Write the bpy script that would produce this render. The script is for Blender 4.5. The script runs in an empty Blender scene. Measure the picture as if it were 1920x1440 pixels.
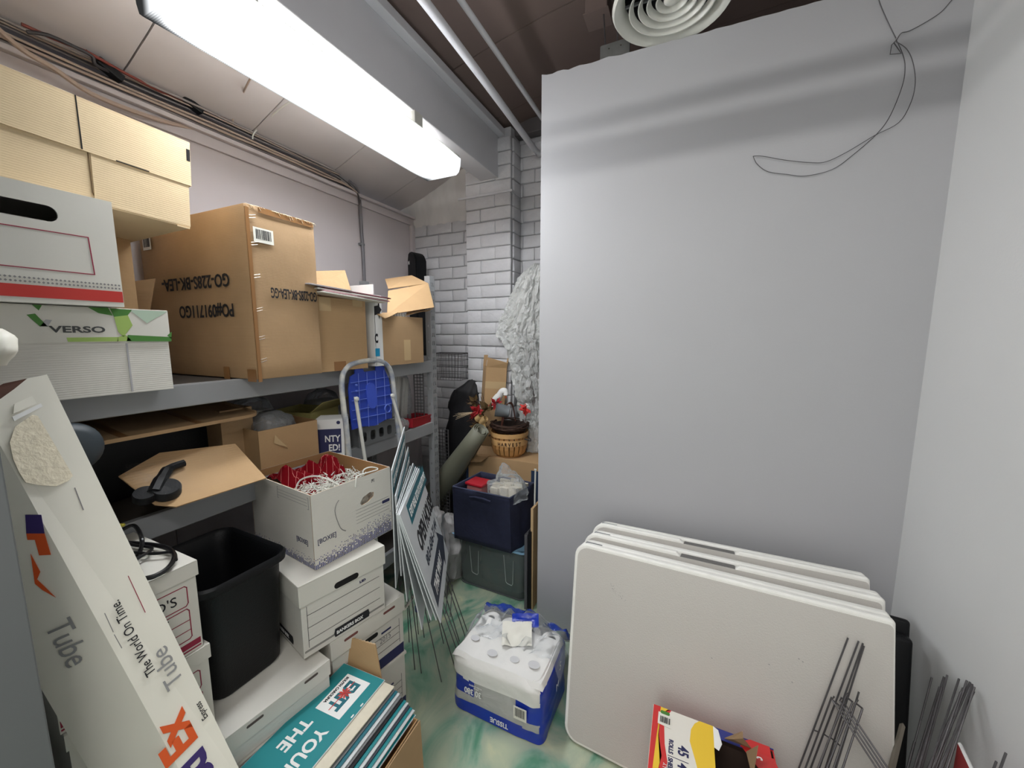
import bpy, bmesh, math, random
from mathutils import Vector, Matrix, noise, Euler
R = math.radians
scene = bpy.context.scene
C = scene.collection
random.seed(7)

# ------------------------------------------------------------------ camera, world, light, exposure
CAM_H, PITCH, YAW, FPX = 1.58, R(7.26), R(25.1), 720.0
cd = bpy.data.cameras.new('camera'); cam = bpy.data.objects.new('camera', cd); C.objects.link(cam)
cam.location = (0, 0, CAM_H); cam.rotation_euler = (R(90) - PITCH, 0, YAW)
cd.sensor_width = 36; cd.lens = 36 * FPX / 1920; cd.clip_start = 0.02
scene.camera = cam
w = bpy.data.worlds.new('world'); scene.world = w; w.use_nodes = True
w.node_tree.nodes['Background'].inputs[0].default_value = (0.80, 0.86, 1.0, 1)
w.node_tree.nodes['Background'].inputs[1].default_value = 0.35
scene.view_settings.view_transform = 'Standard'; scene.view_settings.look = 'None'
scene.view_settings.gamma = 1; scene.view_settings.use_curve_mapping = False
scene.view_settings.exposure = 0.0
LENS_EMIT = 33.0          # the fluorescent fixture in view
ADDED_GLOW = 29.0            # glowing strip added on its housing, unseen, to brighten ceiling and left wall
REAR_WATTS = 17.0         # the second ceiling fixture, behind the camera
def area(name, loc, rot, sx, sy, watts, col=(1, 1, 1)):
    l = bpy.data.lights.new(name, 'AREA'); l.shape = 'RECTANGLE'; l.size = sx; l.size_y = sy
    l.energy = watts; l.color = col
    o = bpy.data.objects.new(name, l); o.location = loc; o.rotation_euler = rot; C.objects.link(o); return o
area('rear_ceiling_lamp', (-0.15, -0.30, 2.55), (R(30), 0, 0), 1.2, 0.08, REAR_WATTS, (1, 0.985, 0.96))
area('rear_fill_light', (-0.35, -1.35, 1.35), (R(84), 0, R(-16)), 1.1, 2.2, 17.0, (1, 0.985, 0.96))  # unseen soft fill added behind the camera to lift the whole room

# ------------------------------------------------------------------ pixel rays -> world points (1920 x 1440 frame)
def ray(x, y):
    u = x - 960; v = 720 - y
    fw = FPX * math.cos(PITCH) + v * math.sin(PITCH); up = -FPX * math.sin(PITCH) + v * math.cos(PITCH)
    return Vector((-math.sin(YAW) * fw + math.cos(YAW) * u, math.cos(YAW) * fw + math.sin(YAW) * u, up)), fw
def onz(x, y, z):
    r, _ = ray(x, y); return Vector((0, 0, CAM_H)) + r * ((z - CAM_H) / r.z)
def onx(x, y, X):
    r, _ = ray(x, y); return Vector((0, 0, CAM_H)) + r * (X / r.x)
def ony(x, y, Y):
    r, _ = ray(x, y); return Vector((0, 0, CAM_H)) + r * (Y / r.y)
def at(x, y, d):
    r, fw = ray(x, y); return Vector((0, 0, CAM_H)) + r * (d / fw)

# ------------------------------------------------------------------ materials
def lin(c):
    return tuple(((v / 255) / 12.92 if v / 255 <= 0.04045 else ((v / 255 + 0.055) / 1.055) ** 2.4) for v in c) + (1,)
_M = {}
def mat(name, col, rough=0.6, metal=0.0, var=0.0, vscale=6.0, bump=0.0, bscale=40.0, corr=0.0, spec=0.5, col2=None, stretch=None):
    """principled; var = colour mottling, bump = fine relief, corr = corrugation ribs"""
    if name in _M: return _M[name]
    m = bpy.data.materials.new(name); m.use_nodes = True; nt = m.node_tree; b = nt.nodes['Principled BSDF']
    b.inputs['Base Color'].default_value = lin(col); b.inputs['Roughness'].default_value = rough
    b.inputs['Metallic'].default_value = metal; b.inputs['Specular IOR Level'].default_value = spec
    tc = nt.nodes.new('ShaderNodeTexCoord')
    src = tc.outputs['Object']
    if stretch:
        mp = nt.nodes.new('ShaderNodeMapping'); mp.inputs['Scale'].default_value = stretch
        nt.links.new(src, mp.inputs[0]); src = mp.outputs[0]
    if var > 0:
        n = nt.nodes.new('ShaderNodeTexNoise'); n.inputs['Scale'].default_value = vscale; n.inputs['Detail'].default_value = 6
        nt.links.new(src, n.inputs['Vector'])
        rp = nt.nodes.new('ShaderNodeValToRGB'); c0 = lin(col)
        c1 = lin(col2) if col2 else tuple(max(0, v * (1 - var)) for v in c0[:3]) + (1,)
        rp.color_ramp.elements[0].position = 0.35; rp.color_ramp.elements[1].position = 0.68
        rp.color_ramp.elements[0].color = c1; rp.color_ramp.elements[1].color = c0
        nt.links.new(n.outputs['Fac'], rp.inputs[0]); nt.links.new(rp.outputs[0], b.inputs['Base Color'])
    h = None
    if bump > 0:
        n2 = nt.nodes.new('ShaderNodeTexNoise'); n2.inputs['Scale'].default_value = bscale; n2.inputs['Detail'].default_value = 4
        nt.links.new(src, n2.inputs['Vector'])
        bp = nt.nodes.new('ShaderNodeBump'); bp.inputs['Strength'].default_value = bump; bp.inputs['Distance'].default_value = 0.01
        nt.links.new(n2.outputs['Fac'], bp.inputs['Height']); h = bp
        nt.links.new(bp.outputs[0], b.inputs['Normal'])
    if corr > 0:
        wv = nt.nodes.new('ShaderNodeTexWave'); wv.bands_direction = 'Z'; wv.inputs['Scale'].default_value = 55; wv.inputs['Distortion'].default_value = 0.4
        nt.links.new(src, wv.inputs['Vector'])
        b2 = nt.nodes.new('ShaderNodeBump'); b2.inputs['Strength'].default_value = corr; b2.inputs['Distance'].default_value = 0.004
        nt.links.new(wv.outputs['Fac'], b2.inputs['Height'])
        if h: nt.links.new(h.outputs[0], b2.inputs['Normal'])
        nt.links.new(b2.outputs[0], b.inputs['Normal'])
    _M[name] = m; return m
def film(name, tint=(235, 240, 245), dens=0.25, rough=0.12, bump=0.5, bs=14, ior=1.4):
    """thin clear plastic: mostly see-through with creased gloss"""
    if name in _M: return _M[name]
    m = bpy.data.materials.new(name); m.use_nodes = True; nt = m.node_tree; nt.nodes.clear()
    o = nt.nodes.new('ShaderNodeOutputMaterial'); tr = nt.nodes.new('ShaderNodeBsdfTransparent'); pr = nt.nodes.new('ShaderNodeBsdfPrincipled')
    mx = nt.nodes.new('ShaderNodeMixShader'); fr = nt.nodes.new('ShaderNodeFresnel'); ad = nt.nodes.new('ShaderNodeMath'); ad.operation = 'ADD'
    fr.inputs[0].default_value = ior; ad.inputs[1].default_value = dens; ad.use_clamp = True
    pr.inputs['Base Color'].default_value = lin(tint); pr.inputs['Roughness'].default_value = rough
    n = nt.nodes.new('ShaderNodeTexNoise'); n.inputs['Scale'].default_value = bs; n.inputs['Detail'].default_value = 5; n.inputs['Distortion'].default_value = 1.2
    tc = nt.nodes.new('ShaderNodeTexCoord'); nt.links.new(tc.outputs['Object'], n.inputs['Vector'])
    bp = nt.nodes.new('ShaderNodeBump'); bp.inputs['Strength'].default_value = bump; bp.inputs['Distance'].default_value = 0.02
    nt.links.new(n.outputs['Fac'], bp.inputs['Height']); nt.links.new(bp.outputs[0], pr.inputs['Normal']); nt.links.new(bp.outputs[0], fr.inputs['Normal'])
    nt.links.new(fr.outputs[0], ad.inputs[0]); nt.links.new(ad.outputs[0], mx.inputs[0])
    nt.links.new(tr.outputs[0], mx.inputs[1]); nt.links.new(pr.outputs[0], mx.inputs[2]); nt.links.new(mx.outputs[0], o.inputs[0])
    _M[name] = m; return m

KRAFT = mat('kraft_cardboard', (190, 156, 114), 0.8, var=0.10, vscale=5, bump=0.10, bscale=30, corr=0.10)
KRAFT_D = mat('dark_kraft_cardboard', (178, 146, 108), 0.8, var=0.16, vscale=4, bump=0.12, bscale=24, corr=0.08)
TAN = mat('pale_tan_cardboard', (232, 208, 168), 0.8, var=0.06, vscale=5, bump=0.05, bscale=30, corr=0.12)
KRAFT_IN = mat('box_inside', (168, 128, 84), 0.85, var=0.08)
BROWN_TAPE = mat('brown_tape', (150, 108, 66), 0.3, var=0.1)
TAN_TAPE = mat('masking_tape', (196, 168, 126), 0.6)
EDGE = mat('torn_paper_edge', (226, 204, 170), 0.9, var=0.2, vscale=60)
CARD = mat('white_card', (220, 217, 208), 0.65, var=0.05, vscale=5, bump=0.05, bscale=20)
CARD2 = mat('white_card_ribbed', (218, 215, 207), 0.6, var=0.05, vscale=4, bump=0.05, bscale=15, corr=0.10)
PAPER = mat('white_paper', (226, 224, 214), 0.7, var=0.05)
CREAM = mat('cream_paper', (222, 214, 194), 0.8, var=0.08, vscale=30)
TUBEW = mat('tube_white_card', (242, 239, 226), 0.5, var=0.05, vscale=4, bump=0.06, bscale=10)
WALLP = mat('wall_paint_grey', (178, 178, 181), 0.55, var=0.03, vscale=2, bump=0.04, bscale=120)
WALLR = mat('wall_paint_light', (214, 214, 213), 0.6, var=0.03, vscale=2, bump=0.05, bscale=140)
WALLL = mat('wall_board_paint', (196, 189, 190), 0.6, var=0.04, vscale=2)
BRICKP = mat('painted_brick', (204, 204, 207), 0.6, var=0.07, vscale=14, bump=0.5, bscale=26)
MORTAR = mat('painted_mortar', (190, 190, 193), 0.8, var=0.2, vscale=9, bump=0.6, bscale=30)
CEILM = mat('ceiling_paint', (202, 196, 195), 0.8, var=0.08, vscale=3, bump=0.05, bscale=20)
CEILR = mat('brown_fibre_board', (112, 96, 90), 0.85, var=0.08, vscale=3, bump=0.05, bscale=20)
BEAMM = mat('beam_paint', (214, 214, 218), 0.5, var=0.05, vscale=4)
STEEL = mat('shelf_grey_enamel', (150, 152, 154), 0.45, var=0.05, vscale=8)
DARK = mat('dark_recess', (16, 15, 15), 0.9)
BLACK = mat('black_plastic', (13, 14, 17), 0.5, spec=0.3, bump=0.1, bscale=200)
BLACKC = mat('black_cable', (18, 18, 20), 0.3)
BLKCLOTH = mat('black_nylon', (22, 22, 26), 0.7, var=0.3, vscale=5, bump=0.3, bscale=8)
GREY = mat('grey_plastic', (120, 122, 124), 0.5)
WIRE = mat('galvanised_wire', (104, 102, 104), 0.45, metal=0.6, var=0.3, vscale=20)
NAVYP = mat('navy_print', (38, 40, 84), 0.6)
INK = mat('black_ink', (24, 24, 30), 0.7)
GREYINK = mat('grey_ink', (136, 134, 134), 0.7)
FAINT = mat('pale_grey_print', (176, 176, 180), 0.7)
REDP = mat('red_print', (196, 52, 44), 0.6)
CRIMSON = mat('crimson_print', (150, 30, 62), 0.6)
TEAL = mat('teal_print', (30, 134, 140), 0.4, var=0.04, vscale=2)
TEALD = mat('dark_teal_print', (28, 104, 118), 0.45)
ORANGE = mat('orange_print', (226, 92, 36), 0.5)
WHITEP = mat('white_print', (236, 236, 234), 0.6)
SIGNW = mat('sign_white_plastic', (206, 210, 212), 0.45)
SLATE = mat('slate_print', (58, 64, 76), 0.5)
NAVYF = mat('navy_fabric', (36, 40, 66), 0.85, var=0.15, vscale=30, bump=0.2, bscale=60)
BLUEP = mat('blue_plastic', (42, 66, 164), 0.35, var=0.06)
WHITEM = mat('white_enamel', (214, 214, 206), 0.35, var=0.08, vscale=10)
GREENP = mat('green_print', (72, 128, 52), 0.6)
LIME = mat('lime_print', (158, 186, 98), 0.6)
SAGE = mat('sage_print', (176, 196, 176), 0.6)
TABLE = mat('table_plastic', (198, 194, 188), 0.42, var=0.03, vscale=3, bump=0.12, bscale=220)
TABLER = mat('table_rim_plastic', (238, 237, 231), 0.5, var=0.05, vscale=30)
CLEAR = film('clear_film', dens=0.12); CLEAR2 = film('cloudy_film', (214, 216, 216), 0.3, 0.16, 0.8, 9)
TISSUE = mat('tissue_white', (238, 236, 232), 0.9, var=0.02)
BLUEPK = mat('pack_blue_print', (26, 54, 168), 0.3)

# ------------------------------------------------------------------ objects
def obj(name, bm, m, parent=None, smooth=False):
    me = bpy.data.meshes.new(name)
    bmesh.ops.recalc_face_normals(bm, faces=bm.faces)
    bm.to_mesh(me); bm.free()
    for x in (m if isinstance(m, (list, tuple)) else [m]): me.materials.append(x)
    if smooth:
        for p in me.polygons: p.use_smooth = True
        try: me.set_sharp_from_angle(angle=R(42))
        except Exception: pass
    o = bpy.data.objects.new(name, me); C.objects.link(o)
    if parent: o.parent = parent
    return o
def tag(o, label, cat, group=None):
    o['label'] = label; o['category'] = cat
    if group: o['group'] = group
    return o
def thing(name, label, cat, loc=(0, 0, 0), rot=(0, 0, 0), group=None):
    o = bpy.data.objects.new(name, None); C.objects.link(o); o.empty_display_size = 0.05
    o.location = loc; o.rotation_euler = rot
    return tag(o, label, cat, group)
def struct(o): o['kind'] = 'structure'; return o
def copy_thing(root, loc=None, rot=None, label=None):
    def rec(o, par):
        c = o.copy(); C.objects.link(c); c.parent = par
        for ch in o.children: rec(ch, c)
        return c
    kids = {}
    r = rec(root, None)
    if loc is not None: r.location = loc
    if rot is not None: r.rotation_euler = rot
    if label: r['label'] = label
    return r
def NB(): return bmesh.new()
def box(bm, lo, hi, bev=0.0, seg=2, M=None, mi=0):
    lo = Vector(lo); hi = Vector(hi)
    r = bmesh.ops.create_cube(bm, size=1); vs = r['verts']
    c = (lo + hi) / 2; s = hi - lo
    for v in vs: v.co = Vector((v.co.x * s.x + c.x, v.co.y * s.y + c.y, v.co.z * s.z + c.z))
    fs = set(f for v in vs for f in v.link_faces)
    for f in fs: f.material_index = mi
    if bev > 0:
        es = list(set(e for v in vs for e in v.link_edges))
        q = bmesh.ops.bevel(bm, geom=es, offset=bev, segments=seg, affect='EDGES', profile=0.5)
        vs = list(set(v for f in q['faces'] for v in f.verts) | set(v for f in fs if f.is_valid for v in f.verts))
    if M is not None:
        for v in vs: v.co = M @ v.co
    return vs
def frame(o, r, u): return Matrix.Identity(4) if False else _fr(Vector(o), Vector(r), Vector(u))
def _fr(o, r, u):
    r = r.normalized(); n = r.cross(u).normalized(); u = n.cross(r).normalized()
    M = Matrix((( r.x, u.x, n.x, o.x), (r.y, u.y, n.y, o.y), (r.z, u.z, n.z, o.z), (0, 0, 0, 1)))
    return M
def poly(bm, M, pts, th=0.0005, off=0.0003, holes=(), mi=0):
    """flat outline pts (2-D) on frame M, thickness th, holes allowed"""
    loops = [pts] + list(holes); edges = []; allv = []
    for lp in loops:
        vs = [bm.verts.new(M @ Vector((p[0], p[1], off))) for p in lp]; allv += vs
        for i in range(len(vs)): edges.append(bm.edges.new((vs[i], vs[(i + 1) % len(vs)])))
    if len(loops) == 1:
        fs = [bm.faces.new(allv)]
    else:
        g = bmesh.ops.triangle_fill(bm, use_beauty=True, use_dissolve=False, edges=edges)
        fs = [x for x in g['geom'] if isinstance(x, bmesh.types.BMFace)]
    for f in fs: f.material_index = mi
    if th > 0:
        e = bmesh.ops.extrude_face_region(bm, geom=fs)
        nv = [x for x in e['geom'] if isinstance(x, bmesh.types.BMVert)]
        d = (M.to_3x3() @ Vector((0, 0, 1))) * th
        for v in nv: v.co += d
        for x in e['geom']:
            if isinstance(x, bmesh.types.BMFace): x.material_index = mi
    return fs
def rr(x0, y0, x1, y1, r, n=5):
    out = []
    for cx, cy, a0 in ((x1 - r, y1 - r, 0), (x0 + r, y1 - r, 90), (x0 + r, y0 + r, 180), (x1 - r, y0 + r, 270)):
        for i in range(n + 1):
            a = R(a0 + 90 * i / n); out.append((cx + r * math.cos(a), cy + r * math.sin(a)))
    return out
def rect(x0, y0, x1, y1): return [(x0, y0), (x1, y0), (x1, y1), (x0, y1)]
def decal(parent, name, M, pts, m, th=0.0005, off=0.0004):
    bm = NB()
    for p in (pts if isinstance(pts[0][0], (tuple, list)) else [pts]): poly(bm, M, p, th, off)
    return obj(name, bm, m, parent)
def stroke(pts, wd):
    """thin 2-D line as quads"""
    out = []
    for a, b in zip(pts[:-1], pts[1:]):
        a = Vector(a); b = Vector(b); d = (b - a).normalized(); n = Vector((-d.y, d.x)) * wd / 2
        out.append([tuple(a - n - d * wd * .4), tuple(b - n + d * wd * .4), tuple(b + n + d * wd * .4), tuple(a + n - d * wd * .4)])
    return out
def text(parent, s, M, x, y, size, m, cond=1.0, align='LEFT', bold=0.0, name='lettering', shear=0.0, space=1.0, off=0.0006, rot=0.0, fit=None):
    cu = bpy.data.curves.new('t', 'FONT'); cu.body = s; cu.size = size; cu.align_x = align; cu.offset = bold; cu.shear = shear; cu.space_character = space
    cu.extrude = 0.0003; cu.resolution_u = 3
    t = bpy.data.objects.new('t', cu); C.objects.link(t)
    dg = bpy.context.evaluated_depsgraph_get(); me = bpy.data.meshes.new_from_object(t.evaluated_get(dg))
    bpy.data.objects.remove(t); bpy.data.curves.remove(cu)
    if fit: xs_m = [v.co.x for v in me.vertices]; cond = fit / (max(xs_m) - min(xs_m))
    T = M @ Matrix.Translation((x, y, off + 0.0003)) @ Matrix.Rotation(rot, 4, 'Z') @ Matrix.Diagonal((cond, 1, 1, 1))
    me.transform(T); me.materials.clear(); me.materials.append(m); me.name = name
    o = bpy.data.objects.new(name, me); C.objects.link(o); o.parent = parent; return o
def tube(bm, pts, r, seg=8, closed=False, cap=True, mi=0):
    pts = [Vector(p) for p in pts]; n = len(pts); rings = []; N = None
    rad = r if isinstance(r, (list, tuple)) else [r] * n
    for i, p in enumerate(pts):
        if closed: t = (pts[(i + 1) % n] - pts[i - 1]).normalized()
        else: t = (pts[min(i + 1, n - 1)] - pts[max(i - 1, 0)]).normalized()
        if N is None:
            a = Vector((0, 0, 1)) if abs(t.z) < 0.9 else Vector((1, 0, 0)); N = t.cross(a).normalized()
        else:
            N = (N - t * N.dot(t)); N = N.normalized() if N.length > 1e-6 else t.orthogonal().normalized()
        B = t.cross(N)
        rings.append([bm.verts.new(p + (N * math.cos(2 * math.pi * k / seg) + B * math.sin(2 * math.pi * k / seg)) * rad[i]) for k in range(seg)])
    for i in range(n if closed else n - 1):
        a = rings[i]; b = rings[(i + 1) % n]
        for k in range(seg):
            f = bm.faces.new((a[k], a[(k + 1) % seg], b[(k + 1) % seg], b[k])); f.material_index = mi
    if cap and not closed:
        bm.faces.new(rings[0]).material_index = mi; bm.faces.new(rings[-1]).material_index = mi
def smooth_path(pts, k=4):
    pts = [Vector(p) for p in pts]; out = []
    for i in range(len(pts) - 1):
        p0 = pts[max(i - 1, 0)]; p1 = pts[i]; p2 = pts[i + 1]; p3 = pts[min(i + 2, len(pts) - 1)]
        for j in range(k):
            t = j / k
            out.append(0.5 * ((2 * p1) + (-p0 + p2) * t + (2 * p0 - 5 * p1 + 4 * p2 - p3) * t * t + (-p0 + 3 * p1 - 3 * p2 + p3) * t ** 3))
    out.append(pts[-1]); return out
def lathe(bm, prof, seg=32, M=None, closed=False, mi=0):
    M = M or Matrix.Identity(4); rings = []
    for r, z in prof: rings.append([bm.verts.new(M @ Vector((r * math.cos(2 * math.pi * k / seg), r * math.sin(2 * math.pi * k / seg), z))) for k in range(seg)])
    n = len(rings)
    for i in range(n if closed else n - 1):
        a = rings[i]; b = rings[(i + 1) % n]
        for k in range(seg): bm.faces.new((a[k], a[(k + 1) % seg], b[(k + 1) % seg], b[k])).material_index = mi
    if not closed:
        for q in (rings[0], rings[-1]):
            try: bm.faces.new(q).material_index = mi
            except Exception: pass
def loft(bm, rings, seg=40, amp=0.01, freq=8, power=3.0, seed=0, cap=True, pick=None, folds=0.0, nf=9, crease=0.0):
    """rings: (cx, cy, z, rx, ry, rot); superellipse sections with crumple noise"""
    vr = []
    for (cx, cy, z, rx, ry, ro) in rings:
        row = []
        for k in range(seg):
            a = 2 * math.pi * k / seg; ca = math.cos(a); sa = math.sin(a)
            x = rx * math.copysign(abs(ca) ** (2 / power), ca); y = ry * math.copysign(abs(sa) ** (2 / power), sa)
            q = 1 + folds * math.sin(a * nf + seed + 1.5 * noise.noise(Vector((seed, z * 9, a)))) 
            x *= q; y *= q
            if crease: q = 1 + crease * (abs(noise.noise(Vector((a * 3.2 + .6 * math.sin(z * 9), z * 2.0, seed)))) * 2 - .5) + crease * .5 * (abs(noise.noise(Vector((a * 8, z * 7, seed + 4)))) * 2 - .5); x *= q; y *= q
            X = cx + x * math.cos(ro) - y * math.sin(ro); Y = cy + x * math.sin(ro) + y * math.cos(ro)
            p = Vector((X, Y, z)); d = noise.noise_vector(p * freq + Vector((seed * 3.1, seed, 0))) * amp + noise.noise_vector(p * freq * 2.7 + Vector((seed, 0, seed))) * amp * 0.5
            row.append(bm.verts.new(p + d))
        vr.append(row)
    for i in range(len(vr) - 1):
        for k in range(seg):
            f = bm.faces.new((vr[i][k], vr[i][(k + 1) % seg], vr[i + 1][(k + 1) % seg], vr[i + 1][k]))
            if pick: f.material_index = pick(i, k, f)
    if cap:
        for q in (vr[0], vr[-1]): bm.faces.new(q)
    return vr
def interp_rings(keys, n):
    out = []
    for i in range(n):
        t = i / (n - 1) * (len(keys) - 1); a = min(int(t), len(keys) - 2); f = t - a
        out.append(tuple(keys[a][j] * (1 - f) + keys[a + 1][j] * f for j in range(6)))
    return out
def board(bm, P, th, mi=0):
    """extruded polygon through world points P, thickness th behind its face"""
    P = [Vector(p) for p in P]; n = (P[1] - P[0]).cross(P[2] - P[0]).normalized() * th
    a = [bm.verts.new(p) for p in P]; b = [bm.verts.new(p - n) for p in P]
    bm.faces.new(a).material_index = mi; bm.faces.new(b[::-1]).material_index = mi
    for i in range(len(P)):
        j = (i + 1) % len(P); bm.faces.new((a[i], a[j], b[j], b[i])).material_index = mi
def FX(sx, sy, z=0): return _fr(Vector((sx / 2, -sy / 2, z)), Vector((0, 1, 0)), Vector((0, 0, 1)))      # +X face, origin lower left
def FY(sx, sy, z=0): return _fr(Vector((-sx / 2, -sy / 2, z)), Vector((1, 0, 0)), Vector((0, 0, 1)))     # -Y face
def FT(sx, sy, z): return _fr(Vector((-sx / 2, -sy / 2, z)), Vector((1, 0, 0)), Vector((0, 1, 0)))       # top
def hollow(bm, sx, sy, sz, t=0.004, holes=None, top=False, mi=0, mi_in=None):
    """open-topped card box from five plates, holes = {'+X': [outline..]} in face coordinates"""
    holes = holes or {}; mi_in = mi if mi_in is None else mi_in
    F = {'+X': (_fr(Vector((sx / 2 - t, -sy / 2, 0)), Vector((0, 1, 0)), Vector((0, 0, 1))), sy),
         '-X': (_fr(Vector((-sx / 2 + t, sy / 2, 0)), Vector((0, -1, 0)), Vector((0, 0, 1))), sy),
         '-Y': (_fr(Vector((-sx / 2 + t, -sy / 2 + t, 0)), Vector((1, 0, 0)), Vector((0, 0, 1))), sx - 2 * t),
         '+Y': (_fr(Vector((sx / 2 - t, sy / 2 - t, 0)), Vector((-1, 0, 0)), Vector((0, 0, 1))), sx - 2 * t)}
    for k, (M, wd) in F.items():
        poly(bm, M, rect(0, 0, wd, sz), t * 0.5, t * .5, holes.get(k, ()), mi)
        poly(bm, M, rect(0, 0, wd, sz), t * 0.5, 0, holes.get(k, ()), mi_in)
    box(bm, (-sx / 2 + t, -sy / 2 + t, 0), (sx / 2 - t, sy / 2 - t, t), mi=mi_in)
    if top: box(bm, (-sx / 2, -sy / 2, sz), (sx / 2, sy / 2, sz + t), mi=mi)
def front_pair(L, Rr, depth):
    """+X face bottom corners (left L, right R) -> centre location, z rotation, width"""
    L = Vector(L); Rr = Vector(Rr); d = Rr - L; w_ = d.length; rz = math.atan2(d.y, d.x) - R(90)
    nrm = Vector((math.cos(rz), math.sin(rz), 0)); c = (L + Rr) / 2 - nrm * depth / 2
    return Vector((c.x, c.y, L.z)), rz, w_

# ================================================================== SETTING
XL, XR, YB, YP = -2.15, 0.738, 2.65, 1.825
def ceil_z(x):
    pts = [(-2.45, 2.56), (-2.15, 2.63), (-1.9, 2.72), (-1.6, 2.85), (-1.3, 2.965), (-1.0, 3.03), (-0.7, 3.08), (-0.2, 3.13), (0.4, 3.15), (1.0, 3.13)]
    for a, b in zip(pts[:-1], pts[1:]):
        if a[0] <= x <= b[0]: return a[1] + (b[1] - a[1]) * (x - a[0]) / (b[0] - a[0])
    return 3.1
# floor: marbled green and cream poured epoxy
fm = bpy.data.materials.new('marbled_epoxy'); fm.use_nodes = True; nt = fm.node_tree; b = nt.nodes['Principled BSDF']
tc = nt.nodes.new('ShaderNodeTexCoord'); mp = nt.nodes.new('ShaderNodeMapping'); mp.inputs['Scale'].default_value = (1.6, 1.0, 1); mp.inputs['Rotation'].default_value = (0, 0, 0.6)
nt.links.new(tc.outputs['Object'], mp.inputs[0])
n1 = nt.nodes.new('ShaderNodeTexNoise'); n1.inputs['Scale'].default_value = 2.3; n1.inputs['Detail'].default_value = 7; n1.inputs['Distortion'].default_value = 2.2
nt.links.new(mp.outputs[0], n1.inputs['Vector'])
rp = nt.nodes.new('ShaderNodeValToRGB'); el = rp.color_ramp.elements
el[0].position = 0.34; el[0].color = lin((92, 146, 120)); el[1].position = 0.76; el[1].color = lin((214, 212, 170))
for p, c in ((0.44, (134, 168, 146)), (0.54, (166, 180, 158)), (0.66, (184, 194, 166))):
    e = el.new(p); e.color = lin(c)
nt.links.new(n1.outputs['Fac'], rp.inputs[0]); nt.links.new(rp.outputs[0], b.inputs['Base Color'])
b.inputs['Roughness'].default_value = 0.16; b.inputs['Coat Weight'].default_value = 0.4; b.inputs['Coat Roughness'].default_value = 0.08
bm = NB(); box(bm, (-2.4, -1.6, -0.1), (1.0, 2.9, 0)); struct(obj('floor', bm, fm))

# ceiling: boards running across the room, with open joints
bm = NB(); xs = [-2.45, -2.15, -1.9, -1.6, -1.3, -1.0, -0.7, -0.2, 0.4, 1.0]
for a, c in zip(xs[:-1], xs[1:]):
    vs = [bm.verts.new(p) for p in ((a, -1.6, ceil_z(a) + .012), (c, -1.6, ceil_z(c) + .012), (c, 2.85, ceil_z(c) + .012), (a, 2.85, ceil_z(a) + .012))]
    bm.faces.new(vs)
    vs = [bm.verts.new(p) for p in ((a, -1.6, ceil_z(a) + .1), (c, -1.6, ceil_z(c) + .1), (c, 2.85, ceil_z(c) + .1), (a, 2.85, ceil_z(a) + .1))]
    bm.faces.new(vs)
ceiling = struct(obj('ceiling', bm, mat('ceiling_joint', (120, 110, 106), 0.9)))
js = [-1.60, -1.19, -0.67, -0.16, 0.355, 0.87, 1.375, 1.895, 2.40, 2.85]
for k, (y0, y1) in enumerate(zip(js[:-1], js[1:])):
  for part in (0, 1):
    bm = NB(); dz = random.uniform(-.002, .002); prev = None
    for x in ([v / 10 for v in range(-24, -12)] if part == 0 else [-1.28] + [v / 10 for v in range(-12, 10)]):
        z = ceil_z(x) + dz
        row = [bm.verts.new((x, y0 + .003, z)), bm.verts.new((x, y1 - .003, z)), bm.verts.new((x, y1 - .003, z + .010)), bm.verts.new((x, y0 + .003, z + .010))]
        if prev:
            for i in range(4): bm.faces.new((prev[i], prev[(i + 1) % 4], row[(i + 1) % 4], row[i]))
        prev = row
    obj('ceiling_board', bm, CEILR if part else CEILM, ceiling, True)

# ceiling beam running along the room beside the light
bm = NB(); box(bm, (-1.41, -1.6, 2.65), (-1.272, 2.50, 2.975), .004)
beam = struct(obj('ceiling_beam', bm, BEAMM))
bm = NB(); box(bm, (-1.272, -1.6, 2.915), (-1.225, 2.62, 2.96), .004); obj('flange', bm, BEAMM, beam)
bm = NB(); box(bm, (-1.18, -1.6, 2.985), (0.9, -1.0, 3.06)); struct(obj('ceiling_joist', bm, BEAMM))
bm = NB(); box(bm, (-1.22, 2.56, 2.93), (1.0, 2.64, 3.02), .004); struct(obj('trim_1', bm, mat('dark_beam', (92, 88, 88), 0.6)))

# left wall: painted board, ledge on top, set-back strip above
bm = NB(); box(bm, (-2.28, -1.6, 0), (XL, YB, 2.515)); wl = struct(obj('wall_left', bm, WALLL))
for y0, y1 in ((-1.6, -0.36), (-0.355, 0.865), (0.87, 2.085), (2.09, 2.64)):
    bm = NB(); box(bm, (XL, y0, 0.02), (XL + .008, y1, 2.49), .001); obj('panel', bm, WALLL, wl)
bm = NB(); box(bm, (-2.28, -1.6, 2.515), (XL + .045, YB, 2.535), .003); box(bm, (XL + .008, -1.6, 2.465), (XL + .022, YB, 2.515), .003)
struct(obj('trim_2', bm, WALLL))
bm = NB(); box(bm, (-2.42, -1.6, 2.535), (-2.34, YB, 2.75)); struct(obj('wall_left_upper', bm, CEILM))
bm = NB(); box(bm, (XL + .008, YB - .05, 0), (XL + .035, YB - .005, 2.465), .003); struct(obj('trim_3', bm, WALLL))

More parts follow.
